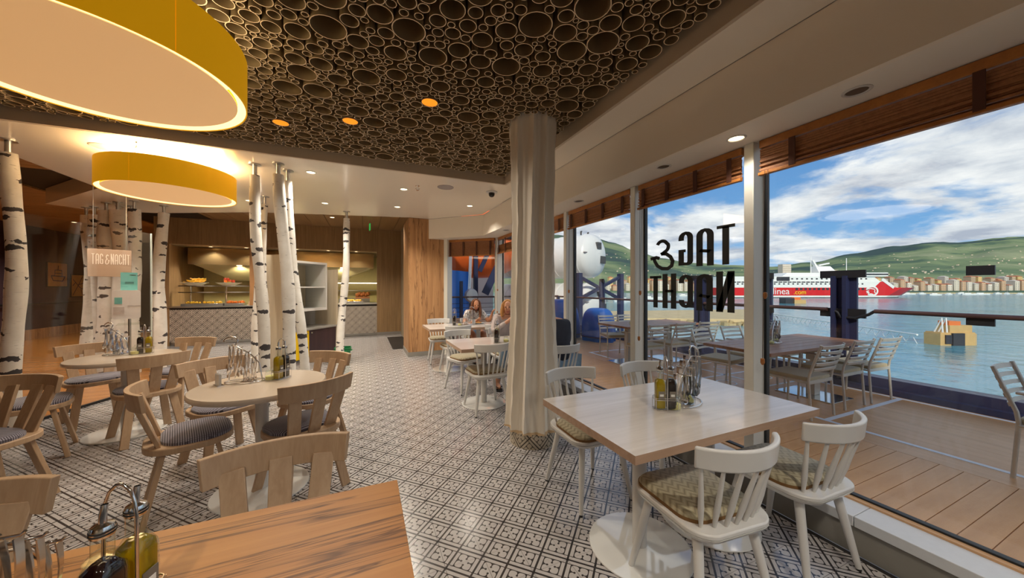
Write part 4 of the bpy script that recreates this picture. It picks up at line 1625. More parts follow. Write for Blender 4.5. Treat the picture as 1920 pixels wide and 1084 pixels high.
lab(MB().box(.935, W_ - .04, -.02, .0, .10, .62).build('door', bpy.data.materials['yellow_door'], cb, bevel=.002), 'yellow cupboard door behind the birch trunks')
MB().box(.0, W_, -.54, .02, .62, .655).build('worktop', mat('grey_worktop', srgb(150, 146, 140), .4), cb, bevel=.003)
MB().box(.03, W_ - .03, -.54, -.53, .655, .95).build('splashback', bpy.data.materials['grey_worktop'], cb)
MB().lathe([(.001, .02), (.1, .02), (.2, .12), (.215, .125), (.21, .13), (.12, .04), (.001, .035)], 28, (.84, -.26, .65)).build('basin', mat('steel_basin', (.6, .58, .55), .25, .8), cb, smooth=50)
bx_ = MB()
x0, x1, y0, y1, z0, z1 = .25, 1.0, -.54, -.02, .98, 1.92
bx_.box(x0, x1, y0, y1, z1 - .04, z1)
bx_.box(x0, x1, y0, y1, z0, z0 + .05)
bx_.box(x0, x0 + .035, y0, y1, z0 + .05, z1 - .04)
bx_.box(x1 - .035, x1, y0, y1, z0 + .05, z1 - .04)
o = bx_.build('shelf_box', m_white, cb)
lab(o, 'white framed open shelf box')
MB().box(x0 + .03, x1 - .03, y0, y0 + .015, z0 + .05, z1 - .04).build('box_back', m_beige, cb)
MB().box(x0 + .03, x1 - .03, y0 + .02, y1 - .01, 1.42, 1.445).build('shelf', m_white, cb)
MB().box(x0 + .03, x1 - .03, y0 + .03, y1 - .1, 1.16, 1.168).build('glass_shelf', m_vial, cb)
MB().box(x0 + .03, x1 - .03, y0 + .03, y1 - .1, 1.56, 1.568).build('glass_shelf', m_vial, cb)
tag(cb, 'service cupboard with white open shelf box, basin, yellow and dark doors', 'cupboard')
gb = empty('green_bin', (-.36, 7.28, 0))
MB().lathe([(.001, 0), (.11, 0), (.14, .26), (.15, .265), (.15, .28), (.135, .28), (.105, .01), (.001, .01)], 24, sq=4).build('tub', mat('green_plastic', srgb(24, 120, 70), .4), gb, smooth=40)
mb = MB()
for k in range(9):
    a = k * .7
    mb.bar((.135 * math.cos(a), .135 * math.sin(a), .24), (.165 * math.cos(a), .165 * math.sin(a), .22), .1, .003, (-math.sin(a), math.cos(a), 0))
mb.build('bag_rim', bpy.data.materials['green_plastic'], gb)
tag(gb, 'small green bin with a bag at the foot of the leaning birch', 'bin')
exs = empty('exit_sign', (.15, 9.5, 3.143))
MB().tube([(0, 0, 0), (0, 0, -.08)], .008, 6).build('stem', m_chrome, exs)
MB().box(-.10, .10, -.012, .012, -.24, -.08).build('panel', mat('exit_green', srgb(60, 170, 80), .4, emit=srgb(60, 200, 90), estr=.3), exs)
mb = MB()
mb.prism([(-.03, -.0135), (.03, -.0135), (.03, -.0125), (-.03, -.0125)], -.22, -.11)
mb.build('pictogram', m_white, exs)
tag(exs, 'small green emergency exit sign hanging from the panelled ceiling', 'sign')
exs.rotation_euler = (0, 0, 1.62)

# ------------------------------------------------------------------ glass screen, sign, card and tray stand at the left
a_, b_ = Vector((-3.23, 5.22)), Vector((-2.79, 6.55))
dd = b_ - a_
gs = empty('glass_screen', ((a_.x + b_.x) / 2, (a_.y + b_.y) / 2, 0), math.atan2(dd.y, dd.x))
L = dd.length
MB().box(-L / 2, L / 2, -.006, .006, .03, 2.2).build('pane', m_screen, gs)
MB().box(-L / 2, L / 2, -.012, .012, .004, .03).build('floor_channel', m_black, gs)
for s in (-1, 1):
    MB().box(s * L / 2 - .006, s * L / 2 + .006, -.008, .008, .03, 2.2).build('bright_edge', mat('glass_edge', srgb(214, 222, 214), .2) if 'glass_edge' not in bpy.data.materials else bpy.data.materials['glass_edge'], gs)
tag(gs, 'frameless glass screen standing behind the left round table', 'glass screen')
# hanging sign with lettering, behind the screen
sgn = empty('hanging_sign', (-3.25, 6.62, 1.77), face(-.43, .9))
MB().box(-.20, .20, -.012, .012, -.19, .19).build('board', mat('sign_board', srgb(186, 154, 128), .5), sgn, bevel=.003)
x = -.165
lm = MB()
for ch in 'TAG&NACHT':
    h_ = .15
    wd = .44 if ch != '&' else .9
    sc_ = h_ * (.52 if ch != '&' else .46)
    for st in strokes(ch, .44, .12):
        ribbon(lm, [(x + p[0] * sc_ * .82, -.02 + p[1] * h_) for p in st], .0075, lambda u, v, k: (u, -.0125 - .003 * k, v))
    x += wd * sc_ * .82 + .009
lab(lm.build('lettering', mat('sign_letters', srgb(255, 240, 222), .5), sgn), 'pale lettering TAG & NACHT')
for s in (-1, 1):
    MB().tube([(s * .15, 0, .19), (s * .15, 0, ZC - 1.775)], .004, 6).build('cable', m_steel, sgn)
tag(sgn, 'pale hanging sign reading TAG & NACHT before the birch trunks', 'sign')
stn = empty('dispenser_stand', (-3.04, 6.60, 0), face(-.42, .9))
MB().tube([(0, 0, .015), (0, 0, 1.62)], .016, 12).build('pole', m_chrome, stn, smooth=50)
MB().lathe([(.001, 0), (.17, 0), (.17, .012), (.001, .016)], 32).build('foot', m_steel, stn, smooth=40)
cd = MB().box(-.085, .075, -.022, -.014, 1.37, 1.64).build('teal_card', mat('teal_card', srgb(110, 186, 178), .5), stn)
for z in (1.50, 1.48):
    MB().box(-.045, .04, -.0235, -.022, z, z + .006).build('print_line', m_black, cd)
MB().box(-.0, .06, -.0235, -.022, 1.60, 1.608).build('print_line', m_black, cd)
bd = MB().prism(rrect(.27, .40, .03, 4), -.05, .05)
bd.xform(Matrix.Translation((-.03, -.06, 1.19)) @ Matrix.Rotation(PI / 2, 4, 'X'))
bo = bd.build('dispenser_body', mat('dispenser_white', srgb(232, 224, 220), .35), stn, smooth=30)
MB().box(-.14, -.07, -.113, -.11, 1.20, 1.29).build('teal_label', bpy.data.materials['teal_card'], bo)
MB().box(-.15, -.05, -.114, -.11, 1.06, 1.16).build('sensor_window', mat('sensor_grey', srgb(206, 190, 182), .4), bo)
MB().box(-.02, .10, -.113, -.11, 1.17, 1.175).build('seam', m_grey, bo)
lab(MB().prism(rrect(.26, .12, .03, 4), .90, .93, rrect(.2, .08, .02, 4)).build('drip_tray', m_vial, stn), 'clear drip tray')
tag(stn, 'white hand sanitiser dispenser on a chrome stand with a teal card', 'dispenser')
# pictures on the dark wall
for (y, z, s, l, kind) in ((14.56, 1.80, .34, 'framed ochre picture of a small boat on the dark wall', 0), (15.42, 1.48, .33, 'framed ochre picture of branches on the dark wall', 1)):
    pc_ = empty('framed_picture', (-8.29, y, z))
    MB().box(-.0, .03, -s - .03, s + .03, -s - .03, s + .03).build('frame', m_black, pc_)
    cv = MB().box(.03, .034, -s, s, -s, s).build('canvas', speckle(mat('ochre_canvas%d' % kind, srgb(214, 170, 92), .7), .15, 8), pc_)
    mb = MB()
    pl_ = lambda u, v, k: (.034 + .003 * k, u * s, v * s)
    if kind == 0:
        ribbon(mb, [(-.7, -.1), (-.5, -.5), (.5, -.55), (.75, -.15), (-.7, -.1)], .07, pl_)
        ribbon(mb, [(-.35, -.1), (-.3, .4), (.4, .4), (.45, -.1)], .06, pl_)
        ribbon(mb, [(0, .4), (.05, .8)], .06, pl_)
        ribbon(mb, [(-.3, .12), (.42, .12)], .05, pl_)
    else:
        for q in (((-.9, -.9), (-.2, .1), (.3, .9)), ((-.2, .1), (.6, .3), (.95, .8)), ((-.9, .6), (0, -.2), (.9, -.5)), ((.1, -.3), (.3, -.9)), ((-.6, .3), (-.9, .0))):
            ribbon(mb, list(q), .06, pl_)
    mb.build('ink_drawing', m_black, cv)
    tag(pc_, l, 'picture')
hr = MB().tube([(-8.22, 5, .98), (-8.22, 17, .98)], .025, 10).build('wall_handrail', m_black, None, smooth=50)
tag(hr, 'dark handrail along the purple-brown wall', 'handrail')


# ------------------------------------------------------------------ people
m_skin = mat('skin', srgb(206, 150, 118), .5)
m_skin2 = mat('skin_tan', srgb(196, 136, 100), .5)
m_hair1 = speckle(mat('brown_hair', srgb(110, 66, 38), .5), .4, 60)
m_hair2 = speckle(mat('fair_hair', srgb(190, 136, 76), .5), .35, 60)
m_blouse = mat('patterned_blouse', rough=.8)
_t, _b = nt(m_blouse)
_v = _t.new('ShaderNodeTexVoronoi')
_t.put(_v.inputs['Vector'], _t.coord())
_v.inputs['Scale'].default_value = 34
_t.put(_b.inputs['Base Color'], _t.ramp(_v.outputs['Distance'], [(.28, srgb(92, 90, 98)), (.42, srgb(214, 210, 206))]))
m_shirt2 = speckle(mat('pale_top', srgb(186, 172, 168), .8), .1, 40)
m_jeans = speckle(mat('faded_jeans', srgb(128, 154, 178), .85), .2, 30)
m_denim = speckle(mat('denim_shorts', srgb(120, 150, 180), .85), .2, 30)
m_jacket = speckle(mat('navy_jacket', srgb(40, 42, 54), .8), .15, 30)


def skinned(name, nodes, links, mt, parent, sub=2):
    keys = list(nodes)
    me = bpy.data.meshes.new(name)
    me.from_pydata([nodes[k][0] for k in keys], [(keys.index(a), keys.index(b)) for a, b in links], [])
    o_ = bpy.data.objects.new(name, me)
    COL.objects.link(o_)
    o_.modifiers.new('skin', 'SKIN').use_smooth_shade = True
    sv = me.skin_vertices[0].data
    for i, k in enumerate(keys):
        r = nodes[k][1]
        sv[i].radius = r if isinstance(r, tuple) else (r, r)
        sv[i].use_root = (i == 0)
    md = o_.modifiers.new('sub', 'SUBSURF')
    md.levels = sub
    md.render_levels = sub
    bpy.context.view_layer.update()
    dg = bpy.context.evaluated_depsgraph_get()
    me2 = bpy.data.meshes.new_from_object(o_.evaluated_get(dg))
    bpy.data.objects.remove(o_)
    me2.materials.clear()
    me2.materials.append(mt)
    me2.shade_smooth()
    o_ = bpy.data.objects.new(name, me2)
    COL.objects.link(o_)
    o_.parent = parent
    return o_


def hand(nodes, links, wrist, at, d, side, tag_):
    """palm and five bent fingers growing from a wrist node"""
    at, d, side = Vector(at), Vector(d).normalized(), Vector(side).normalized()
    up = d.cross(side)
    nodes[tag_ + 'palm'] = (tuple(at + d * .045), (.026, .018))
    links.append((wrist, tag_ + 'palm'))
    for k, (off, ln) in enumerate(((-.024, .052), (-.008, .06), (.008, .056), (.024, .044))):
        b0 = at + d * .08 + side * off
        b1 = b0 + d * ln * .55 - up * .012
        b2 = b1 + d * ln * .3 - up * .028
        for q, (p, r) in enumerate(((b0, .0095), (b1, .0085), (b2, .0075))):
            nodes['%sf%d%d' % (tag_, k, q)] = (tuple(p), r)
        links.append((tag_ + 'palm', '%sf%d0' % (tag_, k)))
        links.append(('%sf%d0' % (tag_, k), '%sf%d1' % (tag_, k)))
        links.append(('%sf%d1' % (tag_, k), '%sf%d2' % (tag_, k)))
    t0 = at + d * .04 + side * -.034
    t1 = t0 + d * .03 + side * -.014 - up * .012
    nodes[tag_ + 't0'] = (tuple(t0), .011)
    nodes[tag_ + 't1'] = (tuple(t1), .009)
    links.append((tag_ + 'palm', tag_ + 't0'))
    links.append((tag_ + 't0', tag_ + 't1'))


def sitter(name, loc, rz, P, skin, label, top, topmat, legs, legmat, hairmat, hairlen, extra=None, feet=True, hands=True):
    """P holds joint positions in the sitter's own frame: +Y ahead, origin on the floor under the hips"""
    t_ = empty(name, loc, rz)
    N = {'hip': (P['hip'], (.15, .11)), 'waist': (P['waist'], (.125, .09)), 'chest': (P['chest'], (.15, .10)), 'neck0': (P['neck'], .055)}
    Lk = [('hip', 'waist'), ('waist', 'chest'), ('chest', 'neck0')]
    H = Vector(P['head'])
    nk = Vector(P['neck'])
    fd_ = Vector(P.get('look', (0, 1, -.3))).normalized()
    N['neck1'] = (tuple(nk.lerp(H, .45)), .047)
    N['jaw'] = (tuple(H + Vector((0, 0, -.045)) + fd_ * .03), (.052, .056))
    N['skull'] = (tuple(H + Vector((0, 0, .03))), (.074, .086))
    N['crown'] = (tuple(H + Vector((0, 0, .085)) - fd_ * .01), (.055, .064))
    N['nose'] = (tuple(H + fd_ * .098 + Vector((0, 0, -.012))), .010)
    N['nose0'] = (tuple(H + fd_ * .07 + Vector((0, 0, .01))), .016)
    Lk += [('neck0', 'neck1'), ('neck1', 'jaw'), ('jaw', 'skull'), ('skull', 'crown'), ('skull', 'nose0'), ('nose0', 'nose')]
    for s, q in ((-1, 'l'), (1, 'r')):
        sh, el, wr = Vector(P['sh' + q]), Vector(P['el' + q]), Vector(P['wr' + q])
        N['sh' + q] = (tuple(sh), .058)
        N['el' + q] = (tuple(el), .040)
        N['wr' + q] = (tuple(wr), .026)
        Lk += [('chest', 'sh' + q), ('sh' + q, 'el' + q), ('el' + q, 'wr' + q)]
        if hands:
            hand(N, Lk, 'wr' + q, wr, wr - el + Vector((0, 0, .02)), (s * .6, .3, .6), 'h' + q)
        kn, an = Vector(P['kn' + q]), Vector(P['an' + q])
        N['th' + q] = (tuple(Vector(P['hip']) + Vector((s * .09, .04, -.01))), .085)
        N['kn' + q] = (tuple(kn), .060)
        N['ca' + q] = (tuple(kn.lerp(an, .35)), .052)
        N['an' + q] = (tuple(an), .035)
        N['to' + q] = (tuple(an + Vector((0, .12, -.045))), (.036, .022))
        Lk += [('hip', 'th' + q), ('th' + q, 'kn' + q), ('kn' + q, 'ca' + q), ('ca' + q, 'an' + q), ('an' + q, 'to' + q)]
    body = skinned('body', N, Lk, skin, t_)
    up_ = 1.13
    sn = {k: (N[k][0], tuple(x * up_ for x in N[k][1]) if isinstance(N[k][1], tuple) else N[k][1] * 1.2) for k in ('hip', 'waist', 'chest', 'shl', 'shr')}
    sl_ = [('hip', 'waist'), ('waist', 'chest'), ('chest', 'shl'), ('chest', 'shr')]
    sn['nb'] = (tuple(Vector(N['chest'][0]).lerp(nk, .75)), .062)
    sl_.append(('chest', 'nb'))
    for q in 'lr':
        sh, el, wr = Vector(P['sh' + q]), Vector(P['el' + q]), Vector(P['wr' + q])
        if top == 'long':
            sn['e' + q] = (tuple(el), .05)
            sn['w' + q] = (tuple(el.lerp(wr, .85)), .036)
            sl_ += [('sh' + q, 'e' + q), ('e' + q, 'w' + q)]
        else:
            sn['e' + q] = (tuple(sh.lerp(el, .7)), .056)
            sl_ += [('sh' + q, 'e' + q)]
    skinned('top', sn, sl_, topmat, t_)
    ln = {'hip': (N['hip'][0], (.158, .118))}
    ll = []
    for q in 'lr':
        kn, an = Vector(P['kn' + q]), Vector(P['an' + q])
        ln['th' + q] = (N['th' + q][0], .096)
        ll.append(('hip', 'th' + q))
        if legs == 'long':
            ln['kn' + q] = (tuple(kn), .07)
            ln['an' + q] = (tuple(kn.lerp(an, .88)), .055)
            ll += [('th' + q, 'kn' + q), ('kn' + q, 'an' + q)]
        else:
            ln['kn' + q] = (tuple(Vector(N['th' + q][0]).lerp(kn, .45)), .086)
            ll += [('th' + q, 'kn' + q)]
    skinned('trousers', ln, ll, legmat, t_)
    # hair: cap plus falling locks
    hn = {'c0': (tuple(H + Vector((0, 0, .055)) - fd_ * .022), (.083, .088)), 'c1': (tuple(H + Vector((0, 0, .112)) - fd_ * .02), (.055, .06)), 'bk': (tuple(H + Vector((0, 0, -.02)) - fd_ * .055), (.072, .06))}
    hl = [('c0', 'c1'), ('c0', 'bk')]
    sd = fd_.cross(Vector((0, 0, 1))).normalized()
    for s in (-1, 1):
        a = H + sd * s * .072 + Vector((0, 0, .01)) - fd_ * .005
        b = H + sd * s * .085 + Vector((0, 0, -.06 - hairlen * .4)) + fd_ * .01
        c = H + sd * s * .075 + Vector((0, 0, -.08 - hairlen)) + fd_ * .03
        hn.update({'a%d' % s: (tuple(a), .030), 'b%d' % s: (tuple(b), .036), 'd%d' % s: (tuple(c), .018)})
        hl += [('c0', 'a%d' % s), ('a%d' % s, 'b%d' % s), ('b%d' % s, 'd%d' % s)]
    hn['e'] = (tuple(H - fd_ * .07 + Vector((0, 0, -.08 - hairlen * .8))), .045)
    hl.append(('bk', 'e'))
    skinned('hair', hn, hl, hairmat, t_)
    for s in (-1, 1):
        e_ = H + fd_ * .077 + sd * s * .031 + Vector((0, 0, .012))
        MB().sphere(tuple(e_), .009, 8, 6).build('eye', m_black, body, smooth=60)
    MB().sphere(tuple(H + fd_ * .083 + Vector((0, 0, -.058))), .014, 10, 6, sx=1.5, sz=.45).build('mouth', mat('lips', srgb(160, 78, 72), .5) if 'lips' not in bpy.data.materials else bpy.data.materials['lips'], body, smooth=60)
    if feet:
        for q in 'lr':
            an = Vector(P['an' + q])
            sh_ = MB()
            sh_.prism([(x + an.x, y + an.y + .05) for x, y in rrect(.085, .24, .04, 5)], 0, .022)
            sh_.bar((an.x - .045, an.y + .09, .02), (an.x + .045, an.y + .09, .06), .05, .008, (0, 1, 0))
            sh_.bar((an.x - .045, an.y + .09, .06), (an.x + .045, an.y + .09, .02), .05, .008, (0, 1, 0))
            sh_.build('sandal', m_black, t_)
    return tag(t_, label, 'person')


sitter('person', (2.03, 6.62, 0), PI, dict(hip=(0, -.02, .55), waist=(0, .02, .70), chest=(0, .10, .86), neck=(0, .13, .985), head=(.0, .20, 1.10), look=(.12, 1, -.45),
       shl=(-.155, .11, .93), shr=(.155, .11, .93), ell=(-.27, .20, .74), wrl=(-.26, .42, .93), elr=(.25, .24, .73), wrr=(.10, .44, .79),
       knl=(-.11, .40, .52), knr=(.11, .40, .52), anl=(-.11, .36, .075), anr=(.11, .44, .075)), m_skin2,
       'dark-haired woman in a patterned blouse eating at the farthest table', 'short', m_blouse, 'short', m_denim, m_hair1, .20)
sitter('person', (1.99, 4.80, 0), PI - .12, dict(hip=(0, -.03, .55), waist=(0, .0, .71), chest=(0, .04, .90), neck=(0, .06, 1.03), head=(.0, .11, 1.145), look=(.3, 1, -.25),
       shl=(-.16, .05, .97), shr=(.16, .05, .97), ell=(-.22, .22, .78), wrl=(-.07, .30, .98), elr=(.24, .20, .78), wrr=(.04, .33, .96),
       knl=(-.1, .38, .53), knr=(.12, .36, .53), anl=(-.1, .42, .075), anr=(.22, .34, .075)), m_skin,
       'fair-haired woman in a pale top and jeans beside the curtained pillar', 'long', m_shirt2, 'long', m_jeans, m_hair2, .07)
sitter('person', (2.06, 3.36, 0), .08, dict(hip=(.04, -.02, .56), waist=(.02, .02, .74), chest=(-.04, .07, .94), neck=(-.10, .12, 1.07), head=(-.15, .18, 1.19), look=(-.2, 1, -.2),
       shl=(-.21, .08, 1.0), shr=(.13, .05, 1.0), ell=(-.28, .25, .82), wrl=(-.16, .42, .82), elr=(.22, .14, .76), wrr=(.08, .40, .80),
       knl=(-.1, .40, .53), knr=(.14, .40, .53), anl=(-.1, .42, .075), anr=(.14, .42, .075)), m_skin,
       'person in a dark navy jacket seen from behind at the curtained pillar', 'long', m_jacket, 'long', m_jeans, m_hair1, .0)

# ------------------------------------------------------------------ window lettering (reads from outside)
m_let = mat('black_film', srgb(36, 36, 34), .6)
LX = 2.618
ROW1 = (('T', 1.712, 1.86), ('A', 1.885, 2.045), ('G', 2.075, 2.225))
ROW2 = (('N', 1.715, 1.865), ('A', 1.893, 2.045), ('C', 2.074, 2.222), ('H', 2.248, 2.405), ('T', 2.418, 2.56))
lt = empty('window_lettering', (LX, 2.1, 1.6))
for row, zb, zt in ((ROW1, 1.611, 1.940), (ROW2, 1.234, 1.558)):
    for ch, y0, y1 in row:
        mb = MB()
        sx_ = (y1 - y0) / .44
        sz_ = zt - zb
        for st in strokes(ch, .44, .17):
            n_ = len(mb.v)
            ribbon(mb, [(p[0] * .46, p[1]) for p in st], .165 * .46, lambda u, v, k: (-.002 * k, u, v))
        mb.xform(Matrix.Translation((0, y0 - 2.1, zb - 1.6)) @ Matrix.Diagonal((1, (y1 - y0) / (.44 * .46), sz_, 1)))
        mb.build('letter_' + ch.lower(), m_let, lt)
mb = MB()
for st in strokes('&'):
    ribbon(mb, st, .10, lambda u, v, k: (-.002 * k, u, v))
mb.xform(Matrix.Translation((0, 2.20 - 2.1, 1.60 - 1.6)) @ Matrix.Diagonal((1, .40, .31, 1)))
mb.build('ampersand', m_let, lt)
tag(lt, 'black film lettering TAG & NACHT on the window, seen mirrored', 'lettering')

# ------------------------------------------------------------------ terrace deck
deck = MB().box(2.66, 6.9, -6, 16, -.08, -.012)
deck.box(1.13, 2.66, 7.9, 16, -.08, -.012)
deck = struct(deck.build('deck', m_black))
pm_ = MB().box(0, 1.59, -.0585, .0585, -.012, 0).mesh('plank', m_teak)
for k in range(-10, 66):
    o = bpy.data.objects.new('plank', pm_)
    COL.objects.link(o)
    o.parent = deck
    o.location = (2.68, 1.019 + .061 + k * .1215, 0)
lab(MB().box(4.275, 4.50, -6, 12, -.012, 0).build('margin_board', m_teak2, deck), 'lighter margin board along the planked strip')
k = 0
x = 4.503
while x < 6.45:
    MB().box(x, min(x + .1205, 6.5), -6, 16, -.012, 0).build('board', m_teak2, deck)
    x += .122
for k in range(13):
    MB().box(1.14 + k * .122, 1.14 + k * .122 + .12, 8.0, 16, -.012, 0).build('board', m_teak2, deck)
MB().box(2.66, 4.27, 8.95, 16, -.012, 0).build('board', m_teak2, deck)
LN = [(4.54, 4.59, -6, 6.2), (6.295, 6.345, -6, 6.2), (4.59, 6.295, 1.985, 2.035), (4.59, 6.295, 6.15, 6.2), (4.59, 6.295, 3.02, 3.06), (4.59, 6.295, 4.4, 4.44), (5.40, 5.44, 3.06, 4.4), (4.59, 6.295, 3.70, 3.74), (4.59, 6.295, -2.0, -1.95)]
for a, b, c, d_ in LN:
    MB().box(a, b, c, d_, 0, .002).build('court_line', m_line, deck)
for (x, y) in ((5.0, 3.4), (5.85, 3.4), (5.0, 4.05), (5.85, 4.05)):
    MB().lathe([(.12, 0), (.14, 0), (.14, .002), (.12, .002)], 28, (x, y, 0), close=True).build('court_mark', m_line, deck)

# railing: wide navy stanchions, tall glass, wooden handrail
RX = 6.5
rl = empty('terrace_railing', (RX, 3, 0))
MB().box(-.12, .18, -9, 8.6, 0, .07).build('kerb_step', m_navy, rl)
MB().box(-.02, .18, -9, 8.6, .07, .19).build('kerb_beam', m_navy, rl)
for y in [-7, -4.3, -1.2, 1.43, 2.66, 3.68, 4.96, 6.64, 8.2, 9.8, 11.4]:
    wide = y in (2.66, 4.96)
    yy = y - 3
    if y != 1.43:
        w2 = .15 if wide else .055
        st = MB()
        st.box(.02, .06, yy - w2, yy + w2, .07, 1.64)
        st.box(-.08, .02, yy - w2 * .45, yy - w2 * .15, .07, 1.6)
        st.box(-.08, .02, yy + w2 * .45, yy + w2 * .75, .07, 1.6)
        st.build('stanchion', m_navy, rl)
    else:
        MB().box(-.01, .03, yy - .035, yy + .035, .07, 1.0).build('glass_fin', m_railglass, rl)
    bw_ = .26 if wide else .10
    MB().box(-.03, .0, yy - bw_, yy + bw_, 1.57, 1.68).build('clamp', m_blackmetal, rl)
    MB().box(-.03, .0, yy - bw_, yy + bw_, .99, 1.12).build('clamp', m_blackmetal, rl)
for a, b in ((-9, 2.30), (2.52, 2.58), (2.82, 4.86), (5.06, 11.6)):
    if b - a > .1:
        MB().tube([(-.05, a - 3, 1.10), (-.05, b - 3, 1.10)], .028, 12).build('handrail', m_railwood, rl, smooth=60)
MB().tube([(-.05, 2.78 - 3, 1.10), (-.05, 2.70 - 3, 1.06), (-.05, 2.66 - 3, .99), (-.05, 2.5 - 3, .99)], .02, 10).build('rail_link', m_blackmetal, rl, smooth=60)
MB().tube([(-.05, 2.30 - 3, 1.10), (-.05, 2.36 - 3, 1.05), (-.05, 2.5 - 3, .99)], .02, 10).build('rail_link', m_blackmetal, rl, smooth=60)
for a, b in ((-9, -4.3), (-4.3, -1.2), (-1.2, 1.42), (1.44, 2.5), (2.82, 3.62), (3.74, 4.8), (5.12, 6.58), (6.7, 8.14)):
    MB().box(.0, .012, a - 3 + .01, b - 3 - .01, .2, 1.66).build('glass_panel', m_railglass, rl)
tag(rl, 'terrace railing with navy posts, tall glass panels and a dark handrail', 'railing')


# outdoor furniture
def make_deck_chair():
    t_ = empty('terrace_chair')
    for s in (-1, 1):
        MB().tube([(s * .225, -.24, 0), (s * .225, -.215, .42), (s * .225, -.225, .50), (s * .225, -.33, .82)], .0135, 8).build('rear_leg', m_alu, t_, smooth=50)
        MB().tube([(s * .235, .22, 0), (s * .235, .20, .64)], .0135, 8).build('front_leg', m_alu, t_, smooth=50)
        MB().box(s * .235 - .022, s * .235 + .022, -.225, .225, .635, .655).build('armrest', m_alu, t_, bevel=.006)
        MB().tube([(s * .228, -.215, .40), (s * .232, .205, .40)], .011, 8).build('side_bar', m_alu, t_, smooth=50)
    MB().tube([(-.23, .205, .40), (.23, .205, .40)], .011, 8).build('front_bar', m_alu, t_, smooth=50)
    MB().box(-.225, .225, -.228, -.205, .385, .42).build('rear_bar', m_alu, t_)
    for k in range(5):
        z = .545 + .062 * k
        y = -.245 - (z - .50) / .32 * .095
        vs = [(-.215, y, z), (-.11, y - .018, z), (0, y - .024, z), (.11, y - .018, z), (.215, y, z)]
        mb = MB()
        for p, q in zip(vs, vs[1:]):
            mb.bar(p, q, .03 if k < 4 else .036, .012, (0, -.3, 1))
        mb.build('back_slat', m_alu, t_)
    MB().prism(rrect(.44, .44, .04, 4), .41, .455).build('seat_cushion', m_cush, t_, bevel=.012, bseg=3)
    return t_


dc = make_deck_chair()
DC = [(4.62, 2.30, 0, 1, 'aluminium terrace chair left of three at the near terrace table'), (5.36, 2.32, 0, 1, 'aluminium terrace chair in the middle of three at the near terrace table'), (5.97, 2.30, .05, 1, 'aluminium terrace chair right of three at the near terrace table'),
      (4.66, 3.22, .12, -1, 'aluminium terrace chair across the near terrace table, its seat towards us'), (5.35, 3.25, 0, -1, 'aluminium terrace chair across the near terrace table behind the mullion'), (6.0, 3.25, 0, -1, 'aluminium terrace chair across the near terrace table at its far end'),
      (4.50, 4.52, 0, 1, 'aluminium terrace chair left of three at the far terrace table'), (5.12, 4.52, 0, 1, 'aluminium terrace chair in the middle of three at the far terrace table'), (5.75, 4.52, .1, 1, 'aluminium terrace chair right of three at the far terrace table'),
      (4.85, 5.72, -.3, -1, 'aluminium terrace chair beside the blue covers at the far terrace table'), (5.45, 5.75, 0, -1, 'aluminium terrace chair on the far side of the far terrace table'),
      (4.70, .60, .0, -1, 'aluminium terrace chair cut by the right edge of the picture')]
for k, (x, y, dx_, dy_, l) in enumerate(DC):
    place(dc, k == 0, (x, y, 0), face(dx_, dy_), l, 'chair', 'aluminium terrace chairs')


def make_deck_table(loc, L, W, label):
    t_ = empty('terrace_table', loc)
    n = 6
    for k in range(n):
        MB().box(-L / 2, L / 2, -W / 2 + W * k / n + .003, -W / 2 + W * (k + 1) / n - .003, .705, .74).build('table_board', m_teaktable, t_, bevel=.002)
    for s in (-1, 1):
        MB().box(s * L * .28 - .06, s * L * .28 + .06, -.05, .05, .012, .69).build('pedestal', m_alu, t_, bevel=.004)
        MB().box(s * L * .28 - .25, s * L * .28 + .25, -.32, .32, 0, .012).build('foot_plate', mat('mirror_plate', (.6, .62, .64), .12, .9) if 'mirror_plate' not in bpy.data.materials else bpy.data.materials['mirror_plate'], t_, bevel=.003)
        MB().box(s * L * .28 - .04, s * L * .28 + .04, -W / 2 + .06, W / 2 - .06, .68, .705).build('cross_bar', m_alu, t_)
    return tag(t_, label, 'table', 'teak terrace tables')


make_deck_table((4.92, 2.56, 0), 2.05, .78, 'teak terrace table nearest the big window')
make_deck_table((5.10, 5.02, 0), 1.8, .82, 'teak terrace table seen through the lettered window')
rack(4.72, 2.60, .741, face(.9, .3), 'on the near terrace table')
rack(4.80, 5.06, .741, face(.9, .3), 'on the far terrace table')

